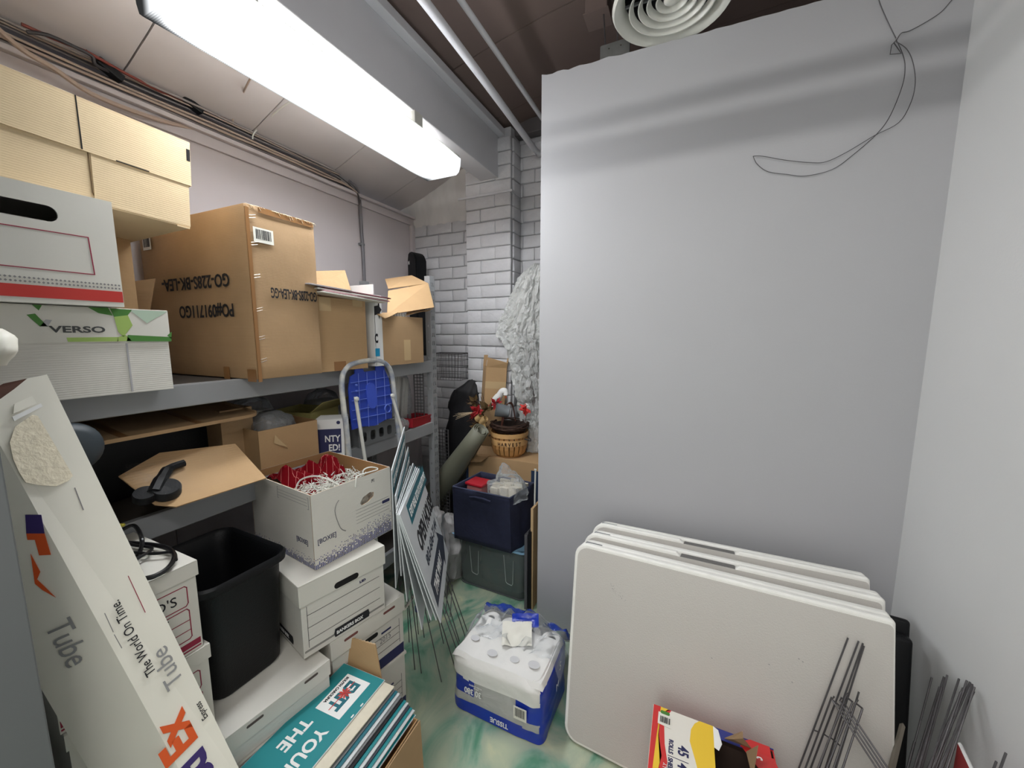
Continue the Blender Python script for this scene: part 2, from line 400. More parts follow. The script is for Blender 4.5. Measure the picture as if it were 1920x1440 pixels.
# back wall: painted brick with a pilaster; upper courses buried in plaster
bm = NB(); box(bm, (-2.42, YB + .001, 0), (1.0, YB + .15, 3.2)); wb = struct(obj('wall_back', bm, MORTAR))
PX0, PX1, PY = -1.535, -1.178, 2.50
bm = NB(); box(bm, (PX0 + .003, PY + .002, 0), (PX1 - .002, YB + .02, 2.965)); obj('pilaster', bm, MORTAR, wb)
variants = {}
def brick_mesh(L, dep, v):
    key = (round(L, 3), round(dep, 3), v)
    if key in variants: return variants[key]
    b_ = NB(); box(b_, (-L / 2 - .003, -dep, -.042), (L / 2 + .003, dep, .042), .007, 2)
    for vv in b_.verts:
        if vv.co.y < 0: vv.co += noise.noise_vector(vv.co * 22 + Vector((v * 7, v, 0))) * .006
    bmesh.ops.recalc_face_normals(b_, faces=b_.faces)
    me = bpy.data.meshes.new('brick'); b_.to_mesh(me); b_.free(); me.materials.append(BRICKP)
    for p in me.polygons: p.use_smooth = True
    variants[key] = me; return me
def brick(x, y, z, L, dep, v, rz=0):
    o = bpy.data.objects.new('brick', brick_mesh(L, dep, v)); C.objects.link(o); o.parent = wb
    o.location = (x, y + random.uniform(-.002, .002), z + random.uniform(-.0015, .0015)); o.rotation_euler = (random.uniform(-.012, .012), 0, rz + random.uniform(-.01, .01))
CH = 0.088
for r_ in range(6, 33):
    z = r_ * CH + .044
    # pilaster face: one header and one stretcher, swapping sides each course
    a, b_ = (0.115, 0.232) if r_ % 2 else (0.232, 0.115)
    brick(PX0 + a / 2 + .002, PY, z, a, .012, r_ % 4); brick(PX1 - b_ / 2 - .002, PY, z, b_, .012, (r_ + 2) % 4)
    brick(PX1, PY + .085, z, .12, .012, r_ % 3, R(90))
    # wall right of the pilaster
    x = PX1 + .01 + (0.02 if r_ % 2 else 0.11)
    brick(PX1 + (x - PX1) / 2, YB, z, x - PX1 - .012, .014, r_ % 3)
    for j in range(2): brick(x + .116, YB, z, .228, .014, (r_ + j) % 4); x += .24
    # wall left of the pilaster, up to the plaster band
    if z < 2.46:
        x = XL + .03; off = 0.12 if r_ % 2 else 0.0
        L0 = 0.115 if off else 0.228
        brick(x + L0 / 2, YB, z, L0, .014, r_ % 4); x += L0 + .012
        while x < PX0 - .05:
            L_ = min(.228, PX0 - x + .02); brick(x + L_ / 2, YB, z, L_, .014, (r_ * 3) % 4); x += .24
bm = NB()
nx, nz = 30, 14
g = [[bm.verts.new((-2.4 + (PX0 + 2.4) * i / nx, YB - .012 + .010 * noise.noise(Vector((i * .4, 0, j * .5))), 2.45 + 0.60 * j / nz)) for i in range(nx + 1)] for j in range(nz + 1)]
for j in range(nz):
    for i in range(nx): bm.faces.new((g[j][i], g[j][i + 1], g[j + 1][i + 1], g[j + 1][i]))
obj('plaster_band', bm, mat('plaster_paint', (220, 218, 216), 0.7, var=0.14, vscale=4, bump=0.4, bscale=8, stretch=(3, 3, 1)), wb, True)
bm = NB(); box(bm, (PX0 - .06, PY - .022, 2.545), (PX1 + .012, PY - .005, 2.56), .003); box(bm, (PX1 - .005, PY - .022, 2.545), (PX1 + .015, YB, 2.56), .003); obj('ledge_strip', bm, BEAMM, wb)

# partition in the middle, raw top edge
bm = NB()
P = [(-0.702, 0)]; top = []
n_ = 60
for i in range(n_ + 1):
    t = i / n_; x = -0.702 + t * (XR + .702 + .1)
    z = 2.775 - 0.045 * t + (0.006 * noise.noise(Vector((x * 22, 0, 0))) + (0.004 * noise.noise(Vector((x * 70, 3, 0))))) * (1.4 if t < .25 else .6)
    top.append((x, z))
outl = [(-0.702, 0), (XR + .1, 0)] + top[::-1]
Mf = _fr(Vector((0, YP, 0)), Vector((1, 0, 0)), Vector((0, 0, 1)))
poly(bm, Mf, outl, .001, -.001)
poly(bm, Mf, outl, .10, -.102)
wp = struct(obj('wall_front', bm, WALLP)); wp.name = 'wall_centre'
bm = NB(); box(bm, (XR, -1.6, 0), (XR + .1, 2.9, 3.2)); struct(obj('wall_right', bm, WALLR))
bm = NB(); box(bm, (-2.42, -1.7, 0), (1.0, -1.6, 3.2)); struct(obj('wall_rear', bm, WALLP))
bm = NB(); box(bm, (-2.15, .08, 0), (-.868, .168, 2.62), .002); struct(obj('wall_near', bm, mat('jamb_paint_shaded', (104, 107, 108), 0.5, var=.05, vscale=3)))  # jamb colour darkened to stand for the shadow on this wall end
bm = NB(); bm.free()

# ================================================================== CEILING THINGS
# wrap-around fluorescent fixture
lt = thing('ceiling_light', 'long lit fluorescent wraparound light hung under the white beam', 'ceiling light', (-1.292, 1.235, 2.43))
bm = NB(); L2 = .615
box(bm, (-.045, -L2 + .01, .085), (.045, L2 - .01, .15), .004); box(bm, (-.12, -L2 + .004, .078), (.12, L2 - .004, .092), .002)
obj('housing', bm, WHITEM, lt)
bm = NB()
for s_ in (-1,): box(bm, (s_ * .115 - (.055 if s_ > 0 else 0), -L2 + .03, .0925), (s_ * .115 + (0 if s_ > 0 else .055), L2 - .03, .0945))
um = bpy.data.materials.new('added_glow_strip_lit'); um.use_nodes = True; ub = um.node_tree.nodes['Principled BSDF']; ub.inputs['Emission Color'].default_value = (1, .985, .96, 1); ub.inputs['Emission Strength'].default_value = ADDED_GLOW
obj('added_glow_strip', bm, um, lt)  # added emitter, hidden from below, lights the left ceiling and upper wall
for y in (-.4, .4):
    bm = NB(); box(bm, (-.025, y - .03, .145), (.025, y + .03, .222)); obj('bracket', bm, WHITEM, lt)
em = bpy.data.materials.new('prismatic_lens_lit'); em.use_nodes = True; nt = em.node_tree; nt.nodes.clear()
o_ = nt.nodes.new('ShaderNodeOutputMaterial'); e_ = nt.nodes.new('ShaderNodeEmission'); tc = nt.nodes.new('ShaderNodeTexCoord'); sp = nt.nodes.new('ShaderNodeSeparateXYZ')
nt.links.new(tc.outputs['Object'], sp.inputs[0])
ab = nt.nodes.new('ShaderNodeMath'); ab.operation = 'MULTIPLY'; ab.inputs[1].default_value = -1; nt.links.new(sp.outputs[0], ab.inputs[0])
mr = nt.nodes.new('ShaderNodeMapRange'); mr.interpolation_type = 'SMOOTHSTEP'; mr.inputs[1].default_value = .030; mr.inputs[2].default_value = .094; mr.inputs[3].default_value = 1; mr.inputs[4].default_value = .020
nt.links.new(ab.outputs[0], mr.inputs[0])
ay = nt.nodes.new('ShaderNodeMath'); ay.operation = 'ABSOLUTE'; nt.links.new(sp.outputs[1], ay.inputs[0])
my = nt.nodes.new('ShaderNodeMapRange'); my.interpolation_type = 'SMOOTHSTEP'; my.inputs[1].default_value = .46; my.inputs[2].default_value = .60; my.inputs[3].default_value = 1; my.inputs[4].default_value = .045
nt.links.new(ay.outputs[0], my.inputs[0])
ml = nt.nodes.new('ShaderNodeMath'); ml.operation = 'MULTIPLY'; nt.links.new(mr.outputs[0], ml.inputs[0]); nt.links.new(my.outputs[0], ml.inputs[1])
wv = nt.nodes.new('ShaderNodeTexWave'); wv.inputs['Scale'].default_value = 60; wv.bands_direction = 'Y'; nt.links.new(tc.outputs['Object'], wv.inputs['Vector'])
wm = nt.nodes.new('ShaderNodeMapRange'); wm.inputs[3].default_value = .72; wm.inputs[4].default_value = 1.2; nt.links.new(wv.outputs['Fac'], wm.inputs[0])
m2 = nt.nodes.new('ShaderNodeMath'); m2.operation = 'MULTIPLY'; nt.links.new(ml.outputs[0], m2.inputs[0]); nt.links.new(wm.outputs[0], m2.inputs[1])
m3 = nt.nodes.new('ShaderNodeMath'); m3.operation = 'MULTIPLY'; nt.links.new(m2.outputs[0], m3.inputs[0]); m3.inputs[1].default_value = LENS_EMIT
nt.links.new(m3.outputs[0], e_.inputs[1]); e_.inputs[0].default_value = (0.94, 0.97, 1.0, 1); nt.links.new(e_.outputs[0], o_.inputs[0])
bm = NB(); prof = [(-.125, .078), (-.122, .04), (-.112, .012), (-.095, 0), (.095, 0), (.112, .012), (.122, .04), (.125, .078)]
ra = [bm.verts.new((x, -L2, z)) for x, z in prof]; rb = [bm.verts.new((x, L2, z)) for x, z in prof]
for i in range(len(prof) - 1): bm.faces.new((ra[i], ra[i + 1], rb[i + 1], rb[i]))
bm.faces.new(ra); bm.faces.new(rb); obj('lens', bm, em, lt)

# conduits
def pipe(pts, r, label, parent_clips=()):
    t = thing('ceiling_pipe', label, 'pipe', (0, 0, 0))
    bm = NB(); tube(bm, smooth_path(pts, 5), r, 14); obj('tube', bm, BEAMM, t, True)
    return t
pipe([(-.93, -1.6, 2.80), (-.955, 1.0, 2.80), (-1.015, 2.45, 2.80), (-1.02, 2.55, 2.80), (-.99, 2.60, 2.80), (-.9, 2.605, 2.80), (.3, 2.605, 2.80)], .019, 'thicker white painted pipe under the ceiling, bending right at the brick wall')
pipe([(-.90, -1.6, 2.90), (-.908, 1.5, 2.90), (-.912, 2.4, 2.90), (-.912, 2.6, 2.90)], .013, 'thinner white painted pipe, right of the thick one, running under the ceiling')

for z_, r0, l_ in ((2.538, .017, 'upper of two unseen white pipes added to shade the partition'), (2.470, .032, 'lower of two unseen white pipes added to shade the partition')):
    pipe([(-1.0, .72, z_), (-.5, .72, z_), (.2, .72, z_), (XR, .72, z_)], r0, l_)  # added out of view to cast soft shadow bands on the partition
# round air diffuser
df = thing('air_diffuser', 'round white ceiling air diffuser with concentric rings above the partition', 'air vent', (-.135, 1.655, 2.765))
rad = [.205, .150, .118, .088, .056]
bm = NB(); lathe(bm, [(.205, .03), (.21, .012), (.202, 0), (.190, .004), (.168, .03), (.165, .05), (.20, .05)], 48, closed=True); obj('outer_ring', bm, WHITEM, df, True)
for i, r_ in enumerate(rad[1:]):
    bm = NB(); z0 = .004 + .004 * i
    lathe(bm, [(r_, z0), (r_ - .004, z0), (r_ - .017, z0 + .020), (r_ - .014, z0 + .022)], 40, closed=True); obj('ring', bm, WHITEM, df, True)
bm = NB(); lathe(bm, [(.001, .014), (.008, .012), (.02, .014), (.028, .02), (.022, .034), (.001, .04)], 24); obj('hub', bm, WHITEM, df, True)
bm = NB()
for a in range(4): box(bm, (-.18, -.004, .042), (.18, .004, .05), M=Matrix.Rotation(R(45 * a), 4, 'Z'))
obj('spider', bm, GREY, df)
bm = NB(); lathe(bm, [(.195, .05), (.195, .37), (.19, .37), (.19, .05)], 32, closed=True); box(bm, (-.19, -.19, .36), (.19, .19, .372)); obj('duct_collar', bm, mat('duct_inside', (60, 60, 64), .6), df)

bk = thing('mounting_bracket', 'perforated metal bracket on the raw top edge of the partition', 'bracket', (-.375, 1.87, 2.762))
bm = NB(); poly(bm, _fr(Vector((-.06, -.03, 0)), Vector((1, 0, 0)), Vector((0, 0, 1))), rr(0, 0, .125, .068, .006), .003, 0, [rr(.035, .045, .041, .051, .0025, 3), rr(.085, .045, .091, .051, .0025, 3)])
box(bm, (-.06, -.03, 0), (.065, .05, .003)); obj('plate', bm, mat('zinc_plate', (140, 142, 140), .4, metal=.6, var=.2, vscale=20), bk)
for k in range(4):
    hg = thing('hanger_strap', ['thin bent hanger wire left of the round diffuser', 'dark bent hanger wire nearest the diffuser edge', 'pale hanger wire above the metal bracket', 'short hanger wire behind the metal bracket'][k], 'wire')
    x0 = -.42 + .045 * k
    bm = NB(); tube(bm, [(x0, 1.90 + .02 * k, 2.775), (x0 - .01 + .01 * k, 1.9, 2.9), (x0 - .03 + .02 * k, 1.92, 3.1)], .003, 6); obj('strand', bm, WIRE, hg)
cb = thing('ceiling_box', 'small grey junction box on the ceiling left of the diffuser', 'junction box', (-.47, 1.93, 3.01))
bm = NB(); box(bm, (-.05, -.05, 0), (.05, .05, .085), .004); obj('body', bm, CEILR, cb); bm = NB(); box(bm, (-.056, -.056, -.004), (.056, .056, 0), .001); obj('cover', bm, CEILR, cb)

# wires hanging on the partition
Yw = YP - .008
hw = thing('hanging_wire', 'thin dark looped wire hanging on the grey partition at upper right', 'wire')
def wpx(pts, dy=0): return smooth_path([ony(x, y, Yw - dy) for x, y in pts], 5)
bm = NB()
tube(bm, wpx([(1640, -40), (1648, 0), (1662, 35), (1680, 72)]), .0013, 5)
tube(bm, wpx([(1820, -35), (1785, 0), (1765, 22), (1735, 42), (1705, 58), (1690, 62), (1681, 76)]), .0013, 5)
obj('strand', bm, WIRE, hw)
bm = NB(); tube(bm, wpx([(1680, 74), (1692, 100), (1697, 125), (1692, 160), (1670, 215), (1645, 250), (1600, 290), (1560, 318), (1510, 330), (1475, 327), (1440, 322), (1420, 308), (1412, 293)]), .0012, 5)
tube(bm, wpx([(1680, 78), (1700, 92), (1712, 118), (1716, 155), (1708, 192), (1685, 230), (1640, 254), (1590, 284), (1550, 303), (1520, 305), (1470, 300), (1430, 293), (1412, 293)], .004), .0012, 5); obj('loop', bm, WIRE, hw)
bm = NB(); tube(bm, [ony(x, y, Yw - .002) for x, y in ((1681, 75), (1672, 84), (1669, 102), (1690, 100), (1683, 90), (1676, 80))], .0013, 5); obj('twist', bm, WIRE, hw)

# cables along the ledge
CG = mat('cable_grey', (150, 142, 138), 0.5); CT = mat('cable_tan', (178, 160, 146), 0.55); CR = mat('cable_red', (122, 52, 40), 0.5); CK = mat('cable_dark', (52, 48, 50), .5)
wc = thing('wall_conduit', 'dark grey conduit running down the left wall from the cable ledge', 'pipe', (0, 0, 0))
bm = NB(); tube(bm, smooth_path([onx(655, 340, -2.10), onx(668, 352, -2.11), onx(674, 372, -2.12), onx(677, 420, -2.125), onx(682, 500, -2.125), onx(687, 640, -2.125)], 4), .011, 10); obj('tube', bm, mat('conduit_grey', (112, 110, 114), .5), wc, True)
bm = NB(); box(bm, (-2.142, onx(677, 420, -2.125).y - .02, 2.2), (-2.118, onx(677, 420, -2.125).y + .02, 2.215), .002); obj('clamp', bm, GREY, wc)
cbl = thing('cable_bundle', 'long bundle of grey and tan cables along the top ledge of the left wall', 'cables', (0, 0, 0))
for k in range(15):
    m_ = [CG, CT, CG, CK, CG, CT, CK][k % 7]; r_ = random.choice([.004, .005, .006, .0035]); pts = []
    ph = random.uniform(0, 9); dx = random.uniform(-.05, .035); z0 = 2.545 + .004 * k
    for i in range(26):
        y = -.6 + i * .105
        if y > 1.98: break
        sag = .012 * noise.noise(Vector((y * 2.2, ph, 0)))
        pts.append((XL + .02 + dx + .018 * noise.noise(Vector((y * 1.6, 0, ph))), y, z0 + sag + (.02 if k > 10 else 0)))
    if k % 2: pts += [(XL + .05, 2.03, 2.53), (XL + .04, 2.055, 2.46)]
    bm = NB(); tube(bm, smooth_path(pts, 2), r_, 6); obj('cable', bm, m_, cbl, True)
def cable(pts, r, m, label, cat='cable'):
    t = thing('cable', label, cat); bm = NB(); tube(bm, smooth_path(pts, 5), r, 7); obj('strand', bm, m, t, True); return t
cable([onx(-20, 40, -2.02), onx(40, 92, -2.04), onx(100, 128, -2.06), onx(170, 175, -2.09), onx(260, 212, -2.1), onx(340, 236, -2.13), onx(420, 252, -2.135)], .009, CT, 'broad tan flat cable crossing above the tan lidded box')
cable([onx(40, 45, -2.06), onx(100, 72, -2.06), onx(150, 92, -2.06), onx(172, 102, -2.06), onx(240, 140, -2.10), onx(330, 185, -2.14), onx(430, 225, -2.14), onx(560, 280, -2.15)], .0055, CR, 'thin red cable strung under the ceiling along the left wall')
cable([onx(50, 60, -2.06), onx(90, 66, -2.05), onx(140, 88, -2.05), onx(172, 105, -2.06), onx(180, 122, -2.07), onx(215, 138, -2.10)], .006, CK, 'black cable drooping beside the red one above the tan box')
cable([onz(492, 120, 2.72), onz(468, 150, 2.70), onx(445, 200, -2.1), onx(437, 222, -2.12), onx(437, 232, -2.13)], .004, CT, 'thin pale cable dropping from behind the light to the bundle, left of two')
cable([onz(556, 185, 2.72), onz(530, 200, 2.70), onx(490, 235, -2.1), onx(475, 252, -2.12), onx(474, 266, -2.13)], .004, WHITEM, 'thin white cable dropping from behind the light to the bundle, right of two')
ad = thing('power_adapter', 'small black adapter block among the cables above the tan box', 'adapter', onx(205, 132, -2.10), (R(-25), 0, R(0)))
bm = NB(); box(bm, (-.02, -.04, -.015), (.02, .04, .015), .006); obj('body', bm, BLACK, ad); bm = NB(); tube(bm, [(0, -.04, 0), (0, -.055, .0), (0, -.07, .006)], .004, 6); obj('cord_end', bm, BLACK, ad)
ad2 = thing('power_adapter', 'second black adapter block on the cable ledge, behind the first', 'adapter', onx(360, 197, -2.14), (R(-20), 0, 0))
for ch in ad.children:
    c_ = ch.copy(); C.objects.link(c_); c_.parent = ad2

# ================================================================== SHELVING
sh = thing('shelving_unit', 'tall grey steel shelving unit with slotted posts along the left wall', 'shelf', (0, 0, 0))
SX0, SX1, SY0, SY1 = -2.09, -1.50, -0.45, 2.035
def upright(x, y, h, fx):
    bm = NB()
    M1 = _fr(Vector((x, y - .024, 0)), Vector((0, 1, 0)), Vector((0, 0, 1)))       # wide face to the aisle
    holes = []
    z = .06
    while z < h - .04:
        for c in (.014, .034):
            s = -1 if c < .02 else 1
            holes.append([(c - .004, z), (c + .004, z), (c + .003 - s * .003, z + .026), (c - .003 - s * .003, z + .026)])
        z += .052
    poly(bm, M1, rect(0, 0, .048, h), .002, -.001, holes)
    M2 = _fr(Vector((x - .040, y - .024, 0)), Vector((1, 0, 0)), Vector((0, 0, 1)))
    hs = [rr(.016, .03 + .10 * k, .024, .045 + .10 * k, .0035, 2) for k in range(int((h - .1) / .1))]
    poly(bm, M2, rect(0, 0, .040, h), .002, -.001, hs)
    box(bm, (x - .042, y + .022, 0), (x, y + .024, h))
    o = obj('post', bm, STEEL, sh); bm = NB(); box(bm, (x - .046, y - .028, 0), (x + .004, y + .028, .006)); obj('foot', bm, STEEL, o)
for x in (SX1, SX0 + .04):
    for y in (SY1 - .024 + .01, SY0): upright(x, y, 1.945, 1)
for z in (1.345, .945, .27):
    for x in (SX1 - .008, SX0):
        bm = NB(); box(bm, (x - .022, SY0, z), (x + .006, SY1 - .03, z + .075), .004); box(bm, (x - .03, SY0, z + .055), (x - .02, SY1 - .03, z + .062)); obj('beam', bm, STEEL, sh)
    for y in (SY0, SY1 - .04):
        bm = NB(); box(bm, (SX0, y, z + .01), (SX1 - .03, y + .02, z + .06)); obj('side_beam', bm, STEEL, sh)
for z in (1.409, 1.009, .334):
    bm = NB(); box(bm, (SX0 + .01, SY0 + .02, z), (SX1 - .012, SY1 - .05, z + .008)); obj('deck', bm, mat('deck_board', (70, 64, 58), .8, var=.2), sh)
bm = NB(); M = _fr(onx(752, 892, -1.53), onx(800, 972, -1.53) - onx(752, 892, -1.53), Vector((0, .5, 1)))
box(bm, (0, -.012, -.002), (.34, .012, .002), M=M); obj('brace', bm, STEEL, sh)

# ------------------------------------------------------------------ carton builders
def barcode(parent, M, x, y, wd, ht, n=16, bg=True):
    if bg: decal(parent, 'label', M, rect(x, y, x + wd, y + ht), PAPER, .0006)
    q = []; xx = x + wd * .12
    rnd = random.Random(n)
    while xx < x + wd * .88:
        b_ = rnd.choice([.4, .7, 1.1]) * wd / n / 1.6; q.append(rect(xx, y + ht * .22, xx + b_, y + ht * .88)); xx += b_ + rnd.choice([.4, .8]) * wd / n / 1.6
    decal(parent, 'barcode', M, q, INK, .0003, .0012)
def lid(parent, sx, sy, z0, z1, m, ov=.004, th=.003, flapline=None):
    """lid overlapping a body sx x sy, from z0 to z1"""
    bm = NB(); X = sx / 2 + ov; Y = sy / 2 + ov
    vs = box(bm, (-X, -Y, z1 - th), (X, Y, z1), .0012)
    for lo, hi in (((-X, -Y, z0), (-X + th, Y, z1 - th)), ((X - th, -Y, z0), (X, Y, z1 - th)), ((-X + th, -Y, z0), (X - th, -Y + th, z1 - th)), ((-X + th, Y - th, z0), (X - th, Y, z1 - th))):
        box(bm, lo, hi)
    return obj('lid', bm, m, parent)
def card_box(name, label, loc, rz, size, m, group=None, handle=None, tilt=(0, 0), t=.004, inner=None, top=False, cat='box'):
    sx, sy, sz = size
    r = thing(name, label, cat, loc, (tilt[0], tilt[1], rz), group)
    holes = {}
    if handle:
        hw_, hz, hh = handle; o = rr(sy / 2 - hw_ / 2, hz, sy / 2 + hw_ / 2, hz + hh, hh * .48, 5); holes = {'+X': [o], '-X': [o]}
    bm = NB(); hollow(bm, sx, sy, sz, t, holes, top, 0, 1); obj('body', bm, [m, inner or m], r)
    return r

# ------------------------------------------------------------------ TOP SHELF
ZT = 1.419
# white carton with green fan-shaped print
vb = card_box('paper_carton', 'white flat carton with green triangle print and VERSO lettering at left of top shelf', (-1.42 - .23, .61 - .222, ZT), 0, (.46, .444, .150), CARD2, top=True)
lid(vb, .46, .444, .142, .233, CARD, .004)
Mv = FX(.469, .453); Y0 = .61 - .4485
def vp(x, y):   # pixel -> face coordinates of this carton
    p = onx(x, y, -1.414); return (p.y - (.388 - .2265), p.z - ZT)
for m_, ps in ((GREENP, [(50, 590), (66, 588), (90, 612), (75, 612)]), (FAINT, [(75, 612), (90, 612), (98, 600), (86, 599)]), (GREENP, [(60, 571), (79, 572), (73, 582)]), (GREENP, [(165, 576), (203, 577), (212, 592), (185, 587)]),
                (GREENP, [(206, 578), (248, 581), (240, 591), (214, 594)]), (LIME, [(214, 594), (240, 591), (249, 610), (232, 632), (222, 622)]), (SAGE, [(243, 581), (314, 584), (276, 606)]),
                (LIME, [(222, 632), (236, 628), (248, 639), (220, 640)]), (GREENP, [(240, 628), (322, 632), (322, 640), (238, 640)]), (LIME, [(125, 633), (222, 632), (222, 640), (128, 641)]), (GREENP, [(314, 629), (322, 622), (322, 636)])):
    decal(vb, 'print', Mv, [vp(*p) for p in ps], m_, .0004, .0002)
a = vp(94, 623); text(vb, 'VERSO', Mv, a[0], a[1], .022, mat('charcoal_ink', (70, 72, 72), .6), 1.5, bold=.0006)
for k in range(5): decal(vb, 'print', Mv, rect(.10 + .004, .03 + .011 * k, .108 + .003 * (k % 3), .034 + .011 * k), GREYINK)
bm = NB(); box(bm, (.2305, -.03 + .155, .004), (.2315, -.026 + .155, .138)); obj('crease', bm, FAINT, vb)

# white carton with red stripe
rb_ = card_box('storage_carton', 'white carton with red stripe and oval handle hole, on the green-printed carton', (-1.38 - .19, .345, ZT + .235), R(1.5), (.38, .315, .268), CARD, handle=(.115, .19, .036), inner=CARD)
Mr = FX(.38, .315)
def q_(x, y):
    p = onx(x, y, -1.38); return (p.y - (.345 - .1575), p.z - (ZT + .235))
a = [q_(*p) for p in ((-60, 555), (227, 569), (224, 537), (-60, 514))]
decal(rb_, 'stripe', Mr, rect(0.001, .012, .314, .040), REDP)
dots = []
for r_ in range(2):
    for k in range(44): dots.append(rr(.006 + .007 * k, .045 + .0085 * r_, .0105 + .007 * k, .050 + .0085 * r_, .0022, 1))
decal(rb_, 'dot_print', Mr, dots, FAINT if False else GREYINK)
decal(rb_, 'frame_print', Mr, [q for q in stroke([(-.0 + .002, .165), (.262, .168), (.265, .078), (.002, .078)], .0022)], CRIMSON)
text(rb_, 'e:', Mr, .075, .122, .034, NAVYP, 1.1, bold=.001); decal(rb_, 'print', Mr, rect(.075, .112, .118, .1135), GREYINK)
bm = NB(); box(bm, (-.188, -.155, .264), (.188, .155, .268), .001); obj('lid_panel', bm, CARD, rb_)

# big tan lidded box on top
tb = card_box('lidded_box', 'long pale tan cardboard box with lid, topmost of the stack near the cables', (-1.452 - .235, .715 - .295, 1.926), R(0), (.47, .59, .142), TAN, tilt=(R(-3.2), 0), top=True, inner=TAN)
tb.rotation_euler = (R(-2.8), 0, R(-1.5))
l_ = lid(tb, .47, .59, .128, .258, TAN, .006)
Mt = FX(.482, .602)
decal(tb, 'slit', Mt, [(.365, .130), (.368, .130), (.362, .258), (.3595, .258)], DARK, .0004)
Mt2 = FX(.47, .59)
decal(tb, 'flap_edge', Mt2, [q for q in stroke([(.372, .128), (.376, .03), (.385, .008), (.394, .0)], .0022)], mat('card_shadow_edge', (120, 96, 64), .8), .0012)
bm = NB(); poly(bm, Mt2, [(.378, .004), (.59, .004), (.59, .132), (.376, .132), (.379, .03)], .003, .0); obj('flap', bm, TAN, tb)
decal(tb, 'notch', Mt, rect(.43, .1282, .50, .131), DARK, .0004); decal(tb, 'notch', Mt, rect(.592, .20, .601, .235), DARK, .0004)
bm = NB(); box(bm, (.236, .26, -.004), (.240, .292, .0)); obj('tab', bm, TAN, tb)

# tall upside-down office-chair carton
gx, gy = -1.405, .845
gb = thing('chair_carton', 'tallest brown carton on the top shelf, upside down with GO-228S lettering', 'box', (gx - .345, gy + .135, ZT - .006), (0, 0, R(1)))
bm = NB(); vs = box(bm, (-.345, -.135, .008), (.345, .135, .612), .004, 2)
bmesh.ops.subdivide_edges(bm, edges=[e for e in bm.edges if e.calc_length() > .1], cuts=9, use_grid_fill=True)
for v in bm.verts:
    n_ = noise.noise(v.co * 5) * .004 + noise.noise(v.co * 13) * .002
    if v.co.x > .33: v.co.x += n_
    elif v.co.y < -.12: v.co.y += n_ * .6
obj('body', bm, KRAFT_D, gb, True)
Mg = FX(.69, .27); Ml = FY(.69, .27)
for M_, s_, x_, z_, sz_ in ((Mg, 'GO-228S-BK-LEA-GG', .262, .338, .052), ):
    text(gb, s_, M_, x_, z_, sz_, INK, .405, rot=R(180), bold=.0010, off=.0045)
text(gb, 'GO-228S-BK-LEA-', Ml, .585, .385, .064, INK, .90, rot=R(180), bold=.0014, off=.0045)
text(gb, 'PO#091711GO', Ml, .595, .278, .064, INK, .84, rot=R(180), bold=.0014, off=.0045)
barcode(gb, Mg @ Matrix.Translation((0, 0, .005)), .022, .49, .072, .05, 18)
barcode(gb, Ml @ Matrix.Translation((0, 0, .004)), .035, .51, .06, .05, 12)
for k, z_ in enumerate((.565, .475, .365, .25, .15, .07)):
    bm = NB()
    for s_ in (0, .009): tube(bm, [Mg @ Vector((.012, z_ + s_, .006)), Mg @ Vector((.034, z_ + s_ + .006, .006))], .0012, 5)
    obj('staple', bm, mat('steel_staple', (150, 140, 128), .35, metal=.8), gb)
decal(gb, 'tape', Mg, rect(.045, .592, .262, .612), BROWN_TAPE, .0006, .005); decal(gb, 'tape', Ml, rect(.64, .0, .688, .045), BROWN_TAPE, .0006, .004)
decal(gb, 'tape', Ml, rect(.50, .0, .535, .05), BROWN_TAPE, .0006, .004)
bm = NB()
for k in range(26):
    p = Vector((.345 + random.uniform(-.003, .004), -.13 + .0102 * k, .612)); tube(bm, [p, p + Vector((.006, .012, -.002)), p + Vector((.003, .02, -random.uniform(.004, .016)))], .0012, 4)
obj('torn_edge', bm, EDGE, gb)
bm = NB(); board(bm, [Mg @ Vector((0.0, 0, .006)), Mg @ Vector((.012, 0, .006)), Mg @ Vector((.012, .60, .006)), Mg @ Vector((0.0, .60, .006))], .004); obj('corner_seam', bm, BROWN_TAPE, gb)

# brown carton hidden behind, and its torn flap
hb = card_box('carton', 'brown carton half hidden between the white cartons and the tall one', (-1.965, .665, ZT), 0, (.30, .075, .50), KRAFT, top=True)
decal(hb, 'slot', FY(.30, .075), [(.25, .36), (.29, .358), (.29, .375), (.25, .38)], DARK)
bm = NB(); board(bm, [ony(228, 592, .69), ony(279, 592, .74), ony(290, 522, .76), ony(232, 530, .70)], .004); fo = obj('flap', bm, KRAFT_D, hb); fo.location = (1.965, -.665, -ZT)

